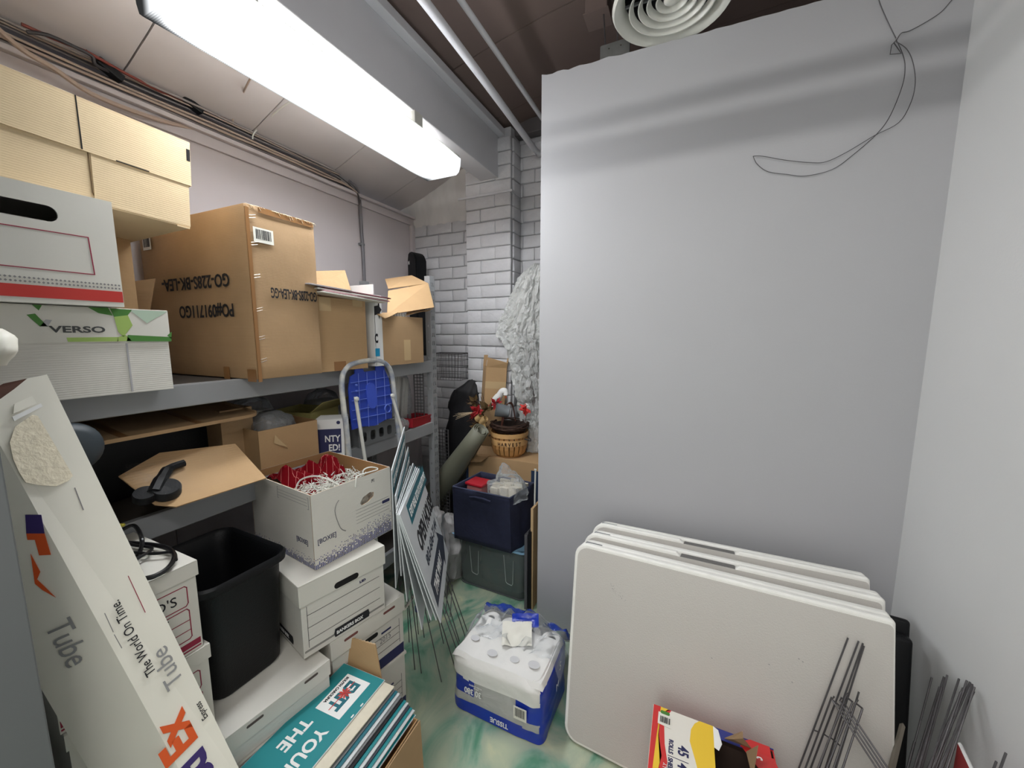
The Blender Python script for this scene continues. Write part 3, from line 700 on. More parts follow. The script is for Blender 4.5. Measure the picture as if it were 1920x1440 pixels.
# third carton, open, with folders lying in it
c3 = card_box('carton', 'open brown carton with folders sticking out, beside the tallest carton', (-1.452 - .19, 1.283, ZT), 0, (.38, .268, .325), KRAFT, inner=KRAFT_IN)
bm = NB(); board(bm, [(.19, -.134, .325), (.19, .125, .325), (.13, .132, .478), (.16, -.134, .432)], .004); o = obj('flap', bm, KRAFT, c3)
o.location = (-.06, 0, 0)
bm = NB(); board(bm, [(.17, .134, .33), (-.15, .134, .33), (-.16, .19, .43), (.08, .30, .40), (.10, .29, .395)], .004); obj('flap', bm, KRAFT, c3)
decal(c3, 'tape', FX(.38, .268), rect(.01, .265, .07, .322), TAN_TAPE); decal(c3, 'tape', FX(.38, .268), rect(.07, .0, .135, .042), BROWN_TAPE); decal(c3, 'tape', FX(.38, .268), rect(.19, .295, .25, .325), TAN_TAPE)
for k, (mm, dy, lb) in enumerate(((PAPER, .0, 'white folder at the bottom of the folder pile in the open carton'), (mat('pink_folder', (196, 150, 156), .6), .02, 'pink folder on the white one in the open carton'), (PAPER, -.01, 'white folder between pink and red folders in the open carton'), (mat('maroon_folder', (110, 46, 58), .6), .03, 'maroon folder near the top of the pile in the open carton'), (mat('grey_folder', (176, 170, 172), .6), -.07, 'short grey folder topmost on the pile in the open carton'))):
    f_ = thing('folder', lb, 'folder', (-1.475, 1.30 + dy * .7, ZT + .328 + .0066 * k), (R(-2.5), R(1), R(random.uniform(-3, 3))))
    bm = NB(); box(bm, (-.10, -.185, 0), (.10, .19 if k < 4 else .02, .0022), .0006); box(bm, (-.098, -.183, .0032), (.10, .188 if k < 4 else .02, .0052), .0006); box(bm, (-.10, -.185, .002), (-.097, .18 if k < 4 else .02, .0035)); obj('cover', bm, mm, f_)
    bm = NB(); box(bm, (-.095, -.18, .0022), (.098, .17 if k < 4 else .015, .0032)); obj('paper', bm, WHITEP, f_)

# white sign between the two open cartons
sg = thing('yard_sign', 'white sign with black star points standing between the two open cartons', 'sign', (-1.46, 1.47, ZT))
bm = NB(); box(bm, (-.34, -.004, .004), (.012, .004, .41), .001); box(bm, (-.010, .0, .004), (.012, .052, .36)); obj('panel', bm, WHITEP, sg)
Ms = FX(.024, .0, .004); Ms = _fr(Vector((.0125, -.004, .004)), Vector((0, 1, 0)), Vector((0, 0, 1)))
decal(sg, 'star', Ms, [(.004, .30), (.03, .305), (.036, .34), (.041, .30), (.054, .285), (.042, .27), (.036, .235), (.03, .262), (.004, .255)], INK)
decal(sg, 'print', Ms, rect(.0, .05, .03, .09), mat('cyan_print', (28, 150, 196), .5)); text(sg, 'C', Ms, .0, .12, .06, INK, .5, bold=.003)

# fourth carton, flaps torn open, full of papers
c5 = card_box('carton', 'brown carton with torn raised flaps beside the shelf post', (-1.452 - .2, 1.69, ZT), R(0), (.40, .33, .262), KRAFT_D, inner=KRAFT_IN)
def flapx(par, pts, m_=KRAFT):
    inv = par.matrix_basis.inverted(); bm = NB(); board(bm, [inv @ Vector(p) for p in pts], .004); return obj('flap', bm, m_, par)

flapx(c5, [onx(726, 590, -1.47), onx(814, 576, -1.40), onx(803, 531, -1.50), onx(728, 545, -1.58)])
flapx(c5, [onx(728, 541, -1.60), onx(803, 531, -1.50), onx(772, 516, -1.66), onx(722, 523, -1.80)])
flapx(c5, [onx(760, 591, -1.455), onx(812, 578, -1.44), onx(800, 583, -1.50), onx(764, 584, -1.52)])
flapx(c5, [onx(703, 588, -1.455), onx(747, 586, -1.455), onx(730, 595, -1.43), onx(722, 598, -1.42)])
decal(c5, 'tape', FX(.40, .33), rect(.16, .02, .215, .135), TAN_TAPE)
for k in range(9):
    p_ = thing('paper_sheaf', 'white papers standing on edge in the torn carton beside the shelf post', 'paper', (-1.55, 1.60 + .017 * k, ZT + .006), (R(10 - k), 0, 0), 'papers standing in the torn carton')
    bm = NB(); box(bm, (-.11, -.005, 0), (.085, .005, .275), .001); obj('sheets', bm, WHITEP if k % 3 else PAPER, p_)

# black case with an emblem in the corner
bs = thing('speaker_case', 'upright black case with small white emblem behind the cartons in the corner', 'speaker', (-1.93, 2.40, ZT), (R(0), 0, R(-14)))
bm = NB(); prof = [(-.050, 0), (.050, 0), (.055, .72), (.030, .765), (-.020, .785), (-.045, .77), (-.055, .72)]
poly(bm, _fr(Vector((0, -.05, 0)), Vector((1, 0, 0)), Vector((0, 0, 1))), prof, .10, -.1)
bmesh.ops.bevel(bm, geom=bm.edges[:], offset=.008, segments=2, affect='EDGES'); obj('body', bm, BLACK, bs, True)
text(bs, 'H', _fr(Vector((-.04, -.0502, 0)), Vector((1, 0, 0)), Vector((0, 0, 1))), .0, .69, .035, WHITEP, .6, bold=.001)
bm = NB(); box(bm, (-.045, -.045, -.0), (.045, .045, .006)); obj('base', bm, GREY, bs)
bs.location.y = 2.42

# ------------------------------------------------------------------ MIDDLE SHELF
ZM = 1.018
tr = thing('cardboard_tray', 'shallow brown cardboard tray lying just under the top shelf deck', 'cardboard', (0, 0, 0))
bm = NB(); Mz = _fr(Vector((-2.02, .33, 1.318)), Vector((.9945, 0, -.1045)), Vector((0, 1, 0)))
o_ = rr(0, 0, .50, .60, .05, 6); poly(bm, Mz, o_, .004, 0); obj('base', bm, KRAFT_D, tr)
bm = NB(); ins = rr(.006, .006, .494, .594, .045, 6)
poly(bm, Mz, o_, .008, .004, [ins]); obj('rim', bm, KRAFT_D, tr)
for yy in (.2, .4):
    bm = NB(); box(bm, (.02, yy - .01, .004), (.48, yy + .01, .0055), M=Mz); obj('crease', bm, BROWN_TAPE, tr)
# dark boxes/contents that carry the tray
dk = thing('black_bin', 'black plastic bin deep on the middle shelf under the cardboard tray', 'bin', (-1.84, .62, ZM))
bm = NB(); box(bm, (-.22, -.33, 0), (.10, .30, .225), .012, 2); obj('body', bm, BLACK, dk, True)
bm = NB(); box(bm, (-.23, -.34, .225), (.11, .31, .25), .006, 2); obj('rim', bm, BLACK, dk, True)

def inworld(name, label, cat, group=None): return thing(name, label, cat, (0, 0, 0), (0, 0, 0), group)
bp_ = inworld('cardboard_backing', 'tan cardboard sheet slanting out of the middle shelf with a part bagged to it', 'cardboard')
A = [onx(222, 893, -1.56), onx(290, 949, -1.42), onx(330, 950, -1.38), onx(503, 866, -1.30), onx(441, 832, -1.52), onx(300, 872, -1.62)]
# make it planar through three of the points
n_ = (A[2] - A[0]).cross(A[4] - A[0]).normalized()
A = [p - n_ * (p - A[0]).dot(n_) for p in A]
bm = NB(); board(bm, A if n_.z > 0 else A[::-1], .004); obj('sheet', bm, KRAFT, bp_)
Mc = _fr(A[0], A[3] - A[0], A[4] - A[0]) if n_.z > 0 else None
cs = inworld('caster', 'black chair caster shrink-wrapped on the tan cardboard sheet', 'caster')
up = Vector((0, 0, 1))
def lay(x, y, h):
    r, _ = ray(x, y); P0 = Vector((0, 0, CAM_H)); nn = n_ if n_.z > 0 else -n_
    t = (A[0] + nn * h - P0).dot(nn) / r.dot(nn); return P0 + r * t
nn = n_ if n_.z > 0 else -n_
def disc(bm, c, r, h, seg=28):
    Mq = _fr(c, A[3] - A[0], nn.cross(A[3] - A[0])); lathe(bm, [(r * .3, 0), (r, .002), (r, h * .8), (r * .92, h), (r * .3, h)], seg, Mq)
bm = NB(); disc(bm, lay(312, 925, .001), .036, .03); obj('wheel', bm, BLACK, cs, True)
bm = NB(); disc(bm, lay(272, 935, .001), .028, .026); obj('wheel', bm, BLACK, cs, True)
bm = NB(); tube(bm, smooth_path([lay(290, 925, .02), lay(305, 895, .022), lay(318, 878, .02), lay(345, 868, .015)], 4), [.02] * 4 + [.016] * 4 + [.012] * 5, 8); obj('arm', bm, BLACK, cs, True)
fl = inworld('shrink_film', 'clear shrink film stretched over the caster and its cardboard sheet', 'plastic film')
bm = NB(); g = []
for i in range(15):
    row = []
    for j in range(11):
        x = 235 + 190 * i / 14; y0 = 893 + 55 * min(1, i / 5); y0 = y0 if i < 6 else 948 - (i - 5) * 5.2; yt = 872 - i * 2.4
        y = yt + (y0 - yt) * j / 10
        d_ = math.hypot((x - 295) / 60, (y - 922) / 30); h = .006 + .03 * math.exp(-d_ * d_) + .004 * noise.noise(Vector((i * .8, j * .8, 1)))
        row.append(bm.verts.new(lay(x, y, max(.004, h))))
    g.append(row)
for i in range(14):
    for j in range(10): bm.faces.new((g[i][j], g[i + 1][j], g[i + 1][j + 1], g[i][j + 1]))
obj('film', bm, film('tight_film', (235, 238, 240), .0, .08, .25, 9, 1.12), fl, True)

cn = inworld('desk_fan', 'dark grey rounded plastic housing behind the leaning white tube', 'fan')
cn.location = onx(128, 842, -1.42)
bm = NB(); lathe(bm, [(.001, -.03), (.045, -.028), (.062, -.015), (.066, .0), (.062, .015), (.045, .028), (.001, .03)], 28, Matrix.Rotation(R(90), 4, 'Y')); obj('shell', bm, mat('slate_plastic', (52, 60, 66), .5), cn, True)
bm = NB(); box(bm, (-.04, -.05, -.275), (.04, .05, -.265), .003); tube(bm, [(0, 0, -.268), (0, 0, -.09)], .012, 8); obj('stand', bm, BLACK, cn)
cn.scale = (1, 1, 1); cn.location.z = ZM + .276
for k, (px, z0, sz) in enumerate((((178, 905), ZM, .115), ((172, 868), ZM + .1155, .07))):
    b_ = card_box('small_white_box', ['small white box behind the leaning tube, lower of two', 'small white box behind the leaning tube, upper of two'][k], (-1.53 - .01 * k, .375 - .008 * k, z0), R(-4 + 5 * k), (.10, .12, sz), CARD, top=True)
    bm = NB(); box(bm, (-.052, -.062, sz - .02), (.052, .062, sz + .0055), .001); obj('lid', bm, CARD, b_)
    
for k in range(2):
    pn = thing('yellow_marker', ['yellow capped marker tip, upper of two beside the leaning tube', 'yellow capped marker tip, lower of two beside the leaning tube'][k], 'marker', onx([205, 212][k], [951, 958][k], -1.44), (0, R(86), R(52)))
    pn.location.z = ZM + .016 + .0
    bm = NB(); lathe(bm, [(.001, .035), (.005, .032), (.0065, .02), (.0065, 0)], 12, Matrix.Translation((0, 0, 0))); obj('cap', bm, mat('yellow_plastic', (226, 214, 84), .4), pn, True)
    bm = NB(); lathe(bm, [(.0055, 0), (.0055, -.09), (.001, -.092)], 12); obj('barrel', bm, mat('yellow_plastic', (226, 214, 84), .4), pn, True)
    pn.location.x -= .04

kb = thing('carton', 'small open brown carton holding a bagged part on the middle shelf', 'box', (-1.66, 1.045, ZM), (0, 0, R(-4)))
bm = NB(); hollow(bm, .28, .25, .185, .004, None, False, 0, 1); obj('body', bm, [KRAFT, KRAFT_IN], kb)
Mk = FX(.28, .25)
bm = NB(); board(bm, [Mk @ Vector(p) for p in ((.055, .125, .004), (.105, .09, .012), (.10, .10, .018), (.06, .16, .006))], .001); obj('torn_label', bm, TAN_TAPE, kb)
bgn = thing('plastic_bag', 'clear plastic bag bulging out of the small open brown carton', 'bag', (-1.665, 1.04, ZM + .1))
bm = NB(); loft(bm, interp_rings([(0, 0, -.09, .09, .09, 0), (0, 0, .03, .10, .10, .1), (0, 0, .1, .09, .085, .3), (0, 0, .13, .03, .03, .3)], 14), 36, .012, 14, 2.6, 3); obj('film', bm, CLEAR2, bgn, True)
b2 = thing('carton', 'brown carton panel standing behind the tray at mid shelf', 'box', (-1.75, .90, ZM), (0, 0, 0))
bm = NB(); hollow(bm, .22, .12, .27, .004); obj('body', bm, KRAFT_D, b2); decal(b2, 'print', FX(.22, .12), rect(.02, .05, .10, .06), BROWN_TAPE)
# bagged white parts, yellow carton behind
yb = thing('yellow_carton', 'dull yellow carton with open flap behind the stacked rider signs', 'box', (-1.78, 1.30, ZM), (0, 0, R(12)))
bm = NB(); hollow(bm, .24, .20, .19, .004); obj('body', bm, mat('olive_yellow_card', (176, 166, 104), .7, var=.08), yb)
bm = NB(); board(bm, [(.12, -.1, .19), (.12, .1, .19), (.20, .09, .245), (.2, -.11, .245)], .003); obj('flap', bm, mat('olive_yellow_card', (176, 166, 104), .7, var=.08), yb)
for k, (x_, y_, w_, h_) in enumerate(((-1.88, 1.10, .10, .25), (-1.90, 1.50, .10, .24))):
    pb = thing('bagged_part', ['white part in a clear bag deep on the middle shelf, behind the small open carton', 'clear bagged white part deep on the middle shelf, behind the step ladder'][k], 'bag', (x_, y_, ZM))
    bm = NB(); box(bm, (-.06, -w_ + .02, .0), (.06, w_ - .02, h_ - .04), .02, 3); obj('part', bm, CARD, pb, True)
    bm = NB(); loft(bm, interp_rings([(0, 0, .002, .08, w_, 0), (0, 0, h_ * .6, .085, w_ * 1.02, 0), (0, 0, h_, .05, w_ * .7, 0), (0, 0, h_ + .02, .02, w_ * .2, 0)], 12), 36, .01, 16, 3, k); obj('film', bm, CLEAR, pb, True)
# rider signs "...NTY ...ED!"
for k in range(9):
    lab = 'white rider sign with navy panel lettered NTY and ED at the front of its row' if k == 0 else 'plain white rider sign filed behind the navy lettered one'
    rs = thing('rider_sign', lab, 'sign', (-1.555 + .12 * .788 - .0085 * k, 1.172 + .12 * .616 + .0112 * k, ZM + .003), (R(-7 + k * .3), 0, R(38)), 'rider signs in the row on the middle shelf')
    bm = NB(); poly(bm, _fr(Vector((-.12, 0, 0)), Vector((1, 0, 0)), Vector((0, 0, 1))), rect(0, 0, .128, .17), .004, -.002, [rr(.10, .150, .108, .158, .0035, 3)]); obj('panel', bm, WHITEP, rs)
    if k == 0:
        Mq = _fr(Vector((-.12, -.0022, 0)), Vector((1, 0, 0)), Vector((0, 0, 1)))
        decal(rs, 'band', Mq, rect(0, .012, .115, .125), NAVYP); text(rs, 'NTY', Mq, .110, .066, .042, WHITEP, .8, 'RIGHT', bold=.001, off=.001); text(rs, 'ED!', Mq, .110, .024, .042, WHITEP, .8, 'RIGHT', bold=.001, off=.001)
        decal(rs, 'eyelet_print', Mq, rr(.096, .146, .112, .162, .007, 4), NAVYP, .0002); rs['label'] = lab; del rs['group']
    elif k == 1: proto_rs = rs
# things right of the ladder
for k in range(2):
    wbx = thing('white_strip_box', ['left of two tall white strips bagged behind the ladder', 'right of two tall white strips bagged behind the ladder'][k], 'box', (-1.66 + .0 * k, 1.775 + .075 * k, ZM), (R(-8), 0, 0))
    bm = NB(); box(bm, (-.04, -.028, .02), (.04, .028, .315 - .02 * k), .002); obj('body', bm, CARD, wbx); bm = NB(); box(bm, (-.042, -.005, 0.019), (.042, .005, .318 - .02 * k)); obj('spine', bm, PAPER, wbx)
wfb = thing('plastic_bag', 'clear bag around the two tall white strips behind the ladder', 'bag', (-1.66, 1.83, ZM))
bm = NB(); loft(bm, interp_rings([(0, 0, .002, .06, .11, 0), (0, .0, .2, .06, .115, 0), (0, 0, .335, .045, .08, 0), (0, 0, .36, .01, .03, 0)], 12), 34, .008, 18, 3, 9); obj('film', bm, CLEAR, wfb, True)
rt = thing('red_tray', 'dark red plastic tray on the middle shelf beside the post', 'tray', (-1.58, 1.90, ZM), (R(-4), 0, R(6)))
bm = NB(); hollow(bm, .14, .24, .055, .004); obj('body', bm, mat('red_plastic', (158, 30, 42), .4), rt); bm = NB(); box(bm, (.068, -.125, .05), (.076, .125, .058), .002); obj('rim', bm, mat('red_plastic', (158, 30, 42), .4), rt)
sb_ = thing('plastic_bag', 'crumpled clear bag under the red tray, spilling over the shelf edge', 'bag', (-1.56, 1.72, ZM))
bm = NB(); loft(bm, interp_rings([(0, 0, .002, .06, .07, 0), (0, 0, .04, .07, .075, .3), (0, 0, .08, .03, .03, .4)], 10), 30, .016, 18, 2.4, 5); obj('film', bm, CLEAR2, sb_, True)
# grey crate under ladder platform
gc = thing('grey_crate', 'grey plastic crate with oval holes on the middle shelf behind the ladder', 'crate', (-1.55, 1.50, ZM - .14 + .14), (0, 0, 0))
bm = NB(); hollow(bm, .12, .26, .10, .005, {'+X': [rr(.02 + .06 * k, .02, .055 + .06 * k, .07, .012, 4) for k in range(4)]}); obj('body', bm, GREY, gc)
bm = NB(); box(bm, (.056, -.135, .094), (.068, .135, .104), .003); obj('rim', bm, GREY, gc)
bq = thing('blue_clip', 'small blue clip lying on the grey crate rim', 'clip', (-1.50, 1.535, ZM + .106))
bm = NB(); box(bm, (-.012, -.02, 0), (.012, .02, .008), .002); tube(bm, [(0, -.018, .006), (0, 0, .022), (0, .018, .006)], .003, 6); obj('body', bm, BLUEP, bq)
bm = NB(); tube(bm, [(-.012, 0, .008), (.012, 0, .016)], .003, 6); obj('lever', bm, BLUEP, bq)

# wire grid racks standing behind the post
def grid(name, label, A, B, D, nu, nv, r=.0022):
    t = inworld(name, label, 'wire rack'); A, B, D = Vector(A), Vector(B), Vector(D); bm = NB()
    for i in range(nu + 1): tube(bm, [A + (B - A) * i / nu, A + (B - A) * i / nu + (D - A)], r, 5)
    o = obj('wires', bm, WIRE, t); bm = NB()
    for j in range(nv + 1): tube(bm, [A + (D - A) * j / nv, B + (D - A) * j / nv], r, 5)
    obj('cross_wires', bm, WIRE, t)
    bm = NB(); tube(bm, [A, B, B + D - A, D], .004, 6, closed=True); obj('frame', bm, WIRE, t); return t
grid('wire_rack', 'white wire grid standing on the middle shelf beside the post', (-1.62, 1.965, ZM), (-1.56, 1.982, ZM), (-1.62, 1.965, ZM + .33), 3, 16)
grid('wire_rack', 'wire grid leaning behind the shelf post on the floor', (-1.62, 2.16, .30), (-1.50, 2.16, .30), (-1.62, 2.16, .93), 5, 26)
bkt = thing('wire_basket', 'black wire basket on top of the black bag behind the shelf post', 'basket', (-1.70, 2.50, 1.24), (0, 0, R(8)))
bm = NB()
for z_ in (0, .05, .1, .15, .2):
    k = 1 + z_ * .6; tube(bm, [(-.12 * k, -.08 * k, z_), (.12 * k, -.08 * k, z_), (.12 * k, .08 * k, z_), (-.12 * k, .08 * k, z_)], .002 if z_ < .2 else .004, 5, closed=True)
obj('rings', bm, WIRE, bkt); bm = NB()
for i in range(11):
    x = -.12 + .024 * i
    for s in (-1, 1): tube(bm, [(x, s * .08, 0), (x * 1.12, s * .0896, .2)], .0015, 4)
for i in range(7):
    y = -.08 + .027 * i
    for s in (-1, 1): tube(bm, [(s * .12, y, 0), (s * .1344, y * 1.12, .2)], .0015, 4)
obj('wires', bm, WIRE, bkt)

# ================================================================== FLOOR STACKS, LEFT
def bankers(label, loc, rz, w_, d, h, style, group=None, lid_h=.075):
    """white file box: body, lid with skirt, printed lines and badges"""
    r = card_box('file_box', label, loc, rz, (d, w_, h - .006), CARD2, handle=None, inner=CARD, top=True)
    M = _fr(Vector((d / 2, -w_ / 2, 0)), Vector((0, 1, 0)), Vector((0, 0, 1)))
    if style == 'bank':
        bm = NB(); X = d / 2 + .006; Y = w_ / 2 + .006
        box(bm, (-X, -Y, h - .004), (X, Y, h), .0012)
        Mh = _fr(Vector((X - .003, -Y, h - lid_h)), Vector((0, 1, 0)), Vector((0, 0, 1)))
        poly(bm, Mh, [(0, .0), (w_ + .012, .0), (w_ + .012, lid_h - .004), (0, lid_h - .004)], .003, 0)
        for s in (-1, 1): box(bm, (-X, s * Y - (.003 if s > 0 else 0), h - lid_h), (X - .003, s * Y + (0 if s > 0 else .003), h - .004))
        obj('lid', bm, CARD, r)
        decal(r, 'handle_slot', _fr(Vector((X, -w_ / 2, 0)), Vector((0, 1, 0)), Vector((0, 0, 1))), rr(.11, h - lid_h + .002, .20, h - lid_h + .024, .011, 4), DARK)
        decal(r, 'rule_print', M, [q for y in (.055, .10, .145) for q in stroke([(.018, y), (w_ - .02, y)], .0013)] + [q for q in stroke([(.018, .03), (.018, h - lid_h - .01)], .0013)] + [q for q in stroke([(.004, .022), (w_ - .004, .022)], .0014)] + [q for q in stroke([(.004, .018), (w_ - .004, .018)], .0014)], INK)
        decal(r, 'badge', M, [(.105, .010), (.235, .010), (.238, .024), (.234, .040), (.106, .040), (.102, .024)], INK, .0004, .0016)
        text(r, 'BANKERS BOX', M, .110, .0185, .0165, WHITEP, .92, bold=.0006, off=.0024)
        My = FY(d, w_)
        decal(r, 'badge', My, [(.16, .010), (.30, .010), (.304, .024), (.30, .040), (.16, .040), (.156, .024)], INK, .0004, .0006); text(r, 'BANKERS BOX', My, .168, .0185, .0165, WHITEP, .92, bold=.0006, off=.0012)
        text(r, 'LID', M, .205, h - lid_h - .028, .012, NAVYP, 1.4, bold=.0006)
    elif style in ('year', 'year2'):
        X = d / 2 + .006; Y = w_ / 2 + .006; bm = NB()
        lh = .07 if style == 'year' else .012
        box(bm, (-X, -Y, h - .004), (X, Y, h), .0012)
        for lo, hi in (((X - .003, -Y, h - lh), (X, Y, h - .004)), ((-X, -Y, h - lh), (-X + .003, Y, h - .004)), ((-X + .003, -Y, h - lh), (X - .003, -Y + .003, h - .004)), ((-X + .003, Y - .003, h - lh), (X - .003, Y, h - .004))): box(bm, lo, hi)
        obj('lid', bm, CARD, r)
        ML = _fr(Vector((X, -Y, h - lh)), Vector((0, 1, 0)), Vector((0, 0, 1)))
        if style == 'year':
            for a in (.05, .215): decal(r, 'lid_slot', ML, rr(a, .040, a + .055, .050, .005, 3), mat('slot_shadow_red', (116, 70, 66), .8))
        decal(r, 'band', M, rect(.0015, .004, w_ - .0015, .048), NAVYP)
        decal(r, 'badge', M, rr(.06, .028, .18, .056, .008, 3), INK, .0004, .0012); text(r, 'BANKERS BOX', M, .066, .037, .0135, WHITEP, .95, bold=.0005, off=.0022)
        decal(r, 'rule_print', M, [q for y in (.075, .105, .135) for q in stroke([(.012, y), (w_ - .02, y)], .0013)] + [q for q in stroke([(w_ - .02, .06), (w_ - .02, .165)], .0013)], INK)
        decal(r, 'print', M, rect(w_ - .105, .148, w_ - .06, .156), NAVYP)
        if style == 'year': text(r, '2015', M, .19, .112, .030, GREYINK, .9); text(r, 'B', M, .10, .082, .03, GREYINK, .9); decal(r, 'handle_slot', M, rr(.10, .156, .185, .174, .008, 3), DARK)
    return r
R1 = onz(762, 1320, 0); dr = Vector((math.cos(R(80)), math.sin(R(80)), 0))
loc, rz, _ = front_pair(R1 - dr * .305, R1, .40); loc.z = 0
bankers('lower white file box with navy band, on the green floor by the yard signs', loc, rz, .305, .40, .254, 'year2')
bankers('white file box marked 2015 and B, upper of the two banded in navy', loc + Vector((0, 0, .255)), rz - R(.6), .305, .40, .260, 'year')
R2 = onz(722, 1140, .517); dr = Vector((math.cos(R(77)), math.sin(R(77)), 0))
loc, rz, _ = front_pair(R2 - dr * .305, R2, .38); loc.z = .517
bankers('white file box with black badge, under the carton of string lights', loc, rz, .305, .38, .262, 'bank')

# speckled blue-printed box, open, string lights inside
zb = .781
bL = onz(592, 1070, zb); bR = onz(736, 992, zb)
loc, rz, wb_ = front_pair(bL, bR, .41); loc.z = zb; SB = (.41, wb_, .268)
bxx = card_box('open_file_box', 'open white box with blue speckled print, holding white string lights', loc, rz, SB, CARD2, handle=None, inner=KRAFT_IN)
# punch a torn handle hole as a dark/bright decal pair would be flat: rebuild body with a hole on the aisle face
for ch in list(bxx.children): bpy.data.objects.remove(ch)
bm = NB(); hole = [(wb_ * .56, .168), (wb_ * .60, .188), (wb_ * .70, .197), (wb_ * .75, .190), (wb_ * .745, .175), (wb_ * .66, .160), (wb_ * .58, .158)]
hollow(bm, SB[0], SB[1], SB[2], .004, {'+X': [hole]}, False, 0, 1); obj('body', bm, [CARD2, KRAFT_IN], bxx)
Mb = FX(SB[0], SB[1]); Mby = FY(SB[0], SB[1])
rnd = random.Random(4); sq = []; sq2 = []
for M_, W_, lst in ((Mb, SB[1], 'a'), (Mby, SB[0], 'b')):
    q = []; qd = []
    for i in range(int(W_ / .0062)):
        for j in range(22):
            x = i * .0062 + .003; y = .004 + j * .0052
            hgt = (.045 + .055 * (x / W_)) if lst == 'a' else .03 + .02 * (x / W_)
            pr = 1 - (y / hgt) ** 1.6
            if rnd.random() < pr:
                s = .0022 if y < hgt * .5 else .0016
                (q if rnd.random() < .75 else qd).append(rect(x - s, y - s, x + s, y + s))
    decal(bxx, 'speckle_print', M_, q, mat('indigo_print', (66, 74, 134), .6), 0, .0004)['kind'] = 'stuff'
    decal(bxx, 'dark_speckle_print', M_, qd, mat('dark_indigo_print', (34, 36, 74), .6), 0, .0005)['kind'] = 'stuff'
text(bxx, '[BOXIE]', Mb, .012, .088, .024, NAVYP, .85); text(bxx, '[BOXIE]', Mby, SB[0] - .105, .082, .024, NAVYP, .85)
decal(bxx, 'rule_print', Mb, [q for k in range(5) for q in stroke([(wb_ * .5, .148 - .013 * k), (wb_ * .96, .148 - .013 * k)], .0008)], GREYINK)
decal(bxx, 'rule_print', Mby, [q for k in range(3) for q in stroke([(.20, .225 + .011 * k), (.385, .225 + .011 * k)], .0008)] + stroke([(.388, .215), (.394, .215), (.394, .256), (.388, .256)], .0015) + stroke([(.205, .215), (.199, .215), (.199, .256), (.205, .256)], .0015), GREYINK)
decal(bxx, 'badge', Mb, rr(wb_ * .86, .128, wb_ * .97, .140, .003, 2), NAVYP); text(bxx, '[R]', Mb, wb_ * .72, .235, .014, INK, .8)
bm = NB(); tube(bm, smooth_path([Mb @ Vector(p) for p in ((wb_ * .30, .215, .001), (wb_ * .26, .20, .002), (wb_ * .25, .17, .001), (wb_ * .30, .11, .001), (wb_ * .36, .09, .001))], 3), .0014, 4); obj('crease', bm, GREYINK, bxx)
# string lights: wire tangle + bulbs
def inbox(p): return bxx.matrix_basis @ Vector(p)
sl = thing('string_lights', 'tangled heap of white string lights filling the speckled open box', 'string lights', loc + Vector((0, 0, .006)), (0, 0, rz))
rnd = random.Random(11); hx, hy = SB[0] / 2 - .02, SB[1] / 2 - .015
bm = NB(); loft(bm, interp_rings([(0.01, 0, .0, hx * .95, hy * .95, 0), (0.01, 0, .12, hx * .97, hy * .97, 0), (.03, 0, .19, hx * .8, hy * .8, 0), (.04, 0, .20, hx * .3, hy * .3, 0)], 12), 40, .012, 22, 4, 2); obj('heap', bm, mat('string_light_wire', (226, 224, 212), .5, var=.4, vscale=70, bump=1.0, bscale=70), sl, True)
bm = NB()
for k in range(260):
    x = rnd.uniform(-hx * .25, hx * .98); y = rnd.uniform(-hy * .95, hy * .95); z = .196 + rnd.uniform(-.006, .022) - .03 * abs(x - .05)
    a = rnd.uniform(0, 6.28); pts = [(x, y, z)]
    for s in range(3):
        a += rnd.uniform(-1.2, 1.2); x = max(-hx, min(hx, x + .022 * math.cos(a))); y = max(-hy, min(hy, y + .022 * math.sin(a))); pts.append((x, y, z + rnd.uniform(-.008, .014)))
    tube(bm, smooth_path(pts, 2), .0013, 4)
o = obj('wire_tangle', bm, WHITEM, sl, True); o['kind'] = 'stuff'
bm = NB()
for k in range(110):
    x = rnd.uniform(-hx * .35, hx); y = rnd.uniform(-hy, hy); z = .200 + rnd.uniform(0, .022)
    d = Vector((rnd.uniform(-1, 1), rnd.uniform(-1, 1), rnd.uniform(-.2, 1.1))).normalized(); p = Vector((x, y, z))
    tube(bm, [p, p + d * .012, p + d * .013, p + d * .022], [.0030, .0030, .0016, .0006], 5)
o = obj('bulbs', bm, WHITEM, sl); o['kind'] = 'stuff'
bm = NB(); i_ = inbox; L_ = lambda p: Vector(p)
tube(bm, smooth_path([(-.02, -.10, .19), (-.03, -.07, .235), (.03, -.03, .25), (.10, .02, .205)], 5), .0032, 6)
tube(bm, smooth_path([(.12, -.14, .20), (.05, -.13, .23), (-.02, -.10, .20)], 5), .0032, 6); obj('loop', bm, WHITEM, sl, True)
bm = NB(); tube(bm, smooth_path([(.185, .045, .22), (.188, .05, .275), (.196, .08, .285), (.206, .105, .27), (.200, .02, .27), (.208, .005, .255), (.2105, .0, .235)], 5), .0028, 6); obj('loop', bm, WHITEM, sl, True)
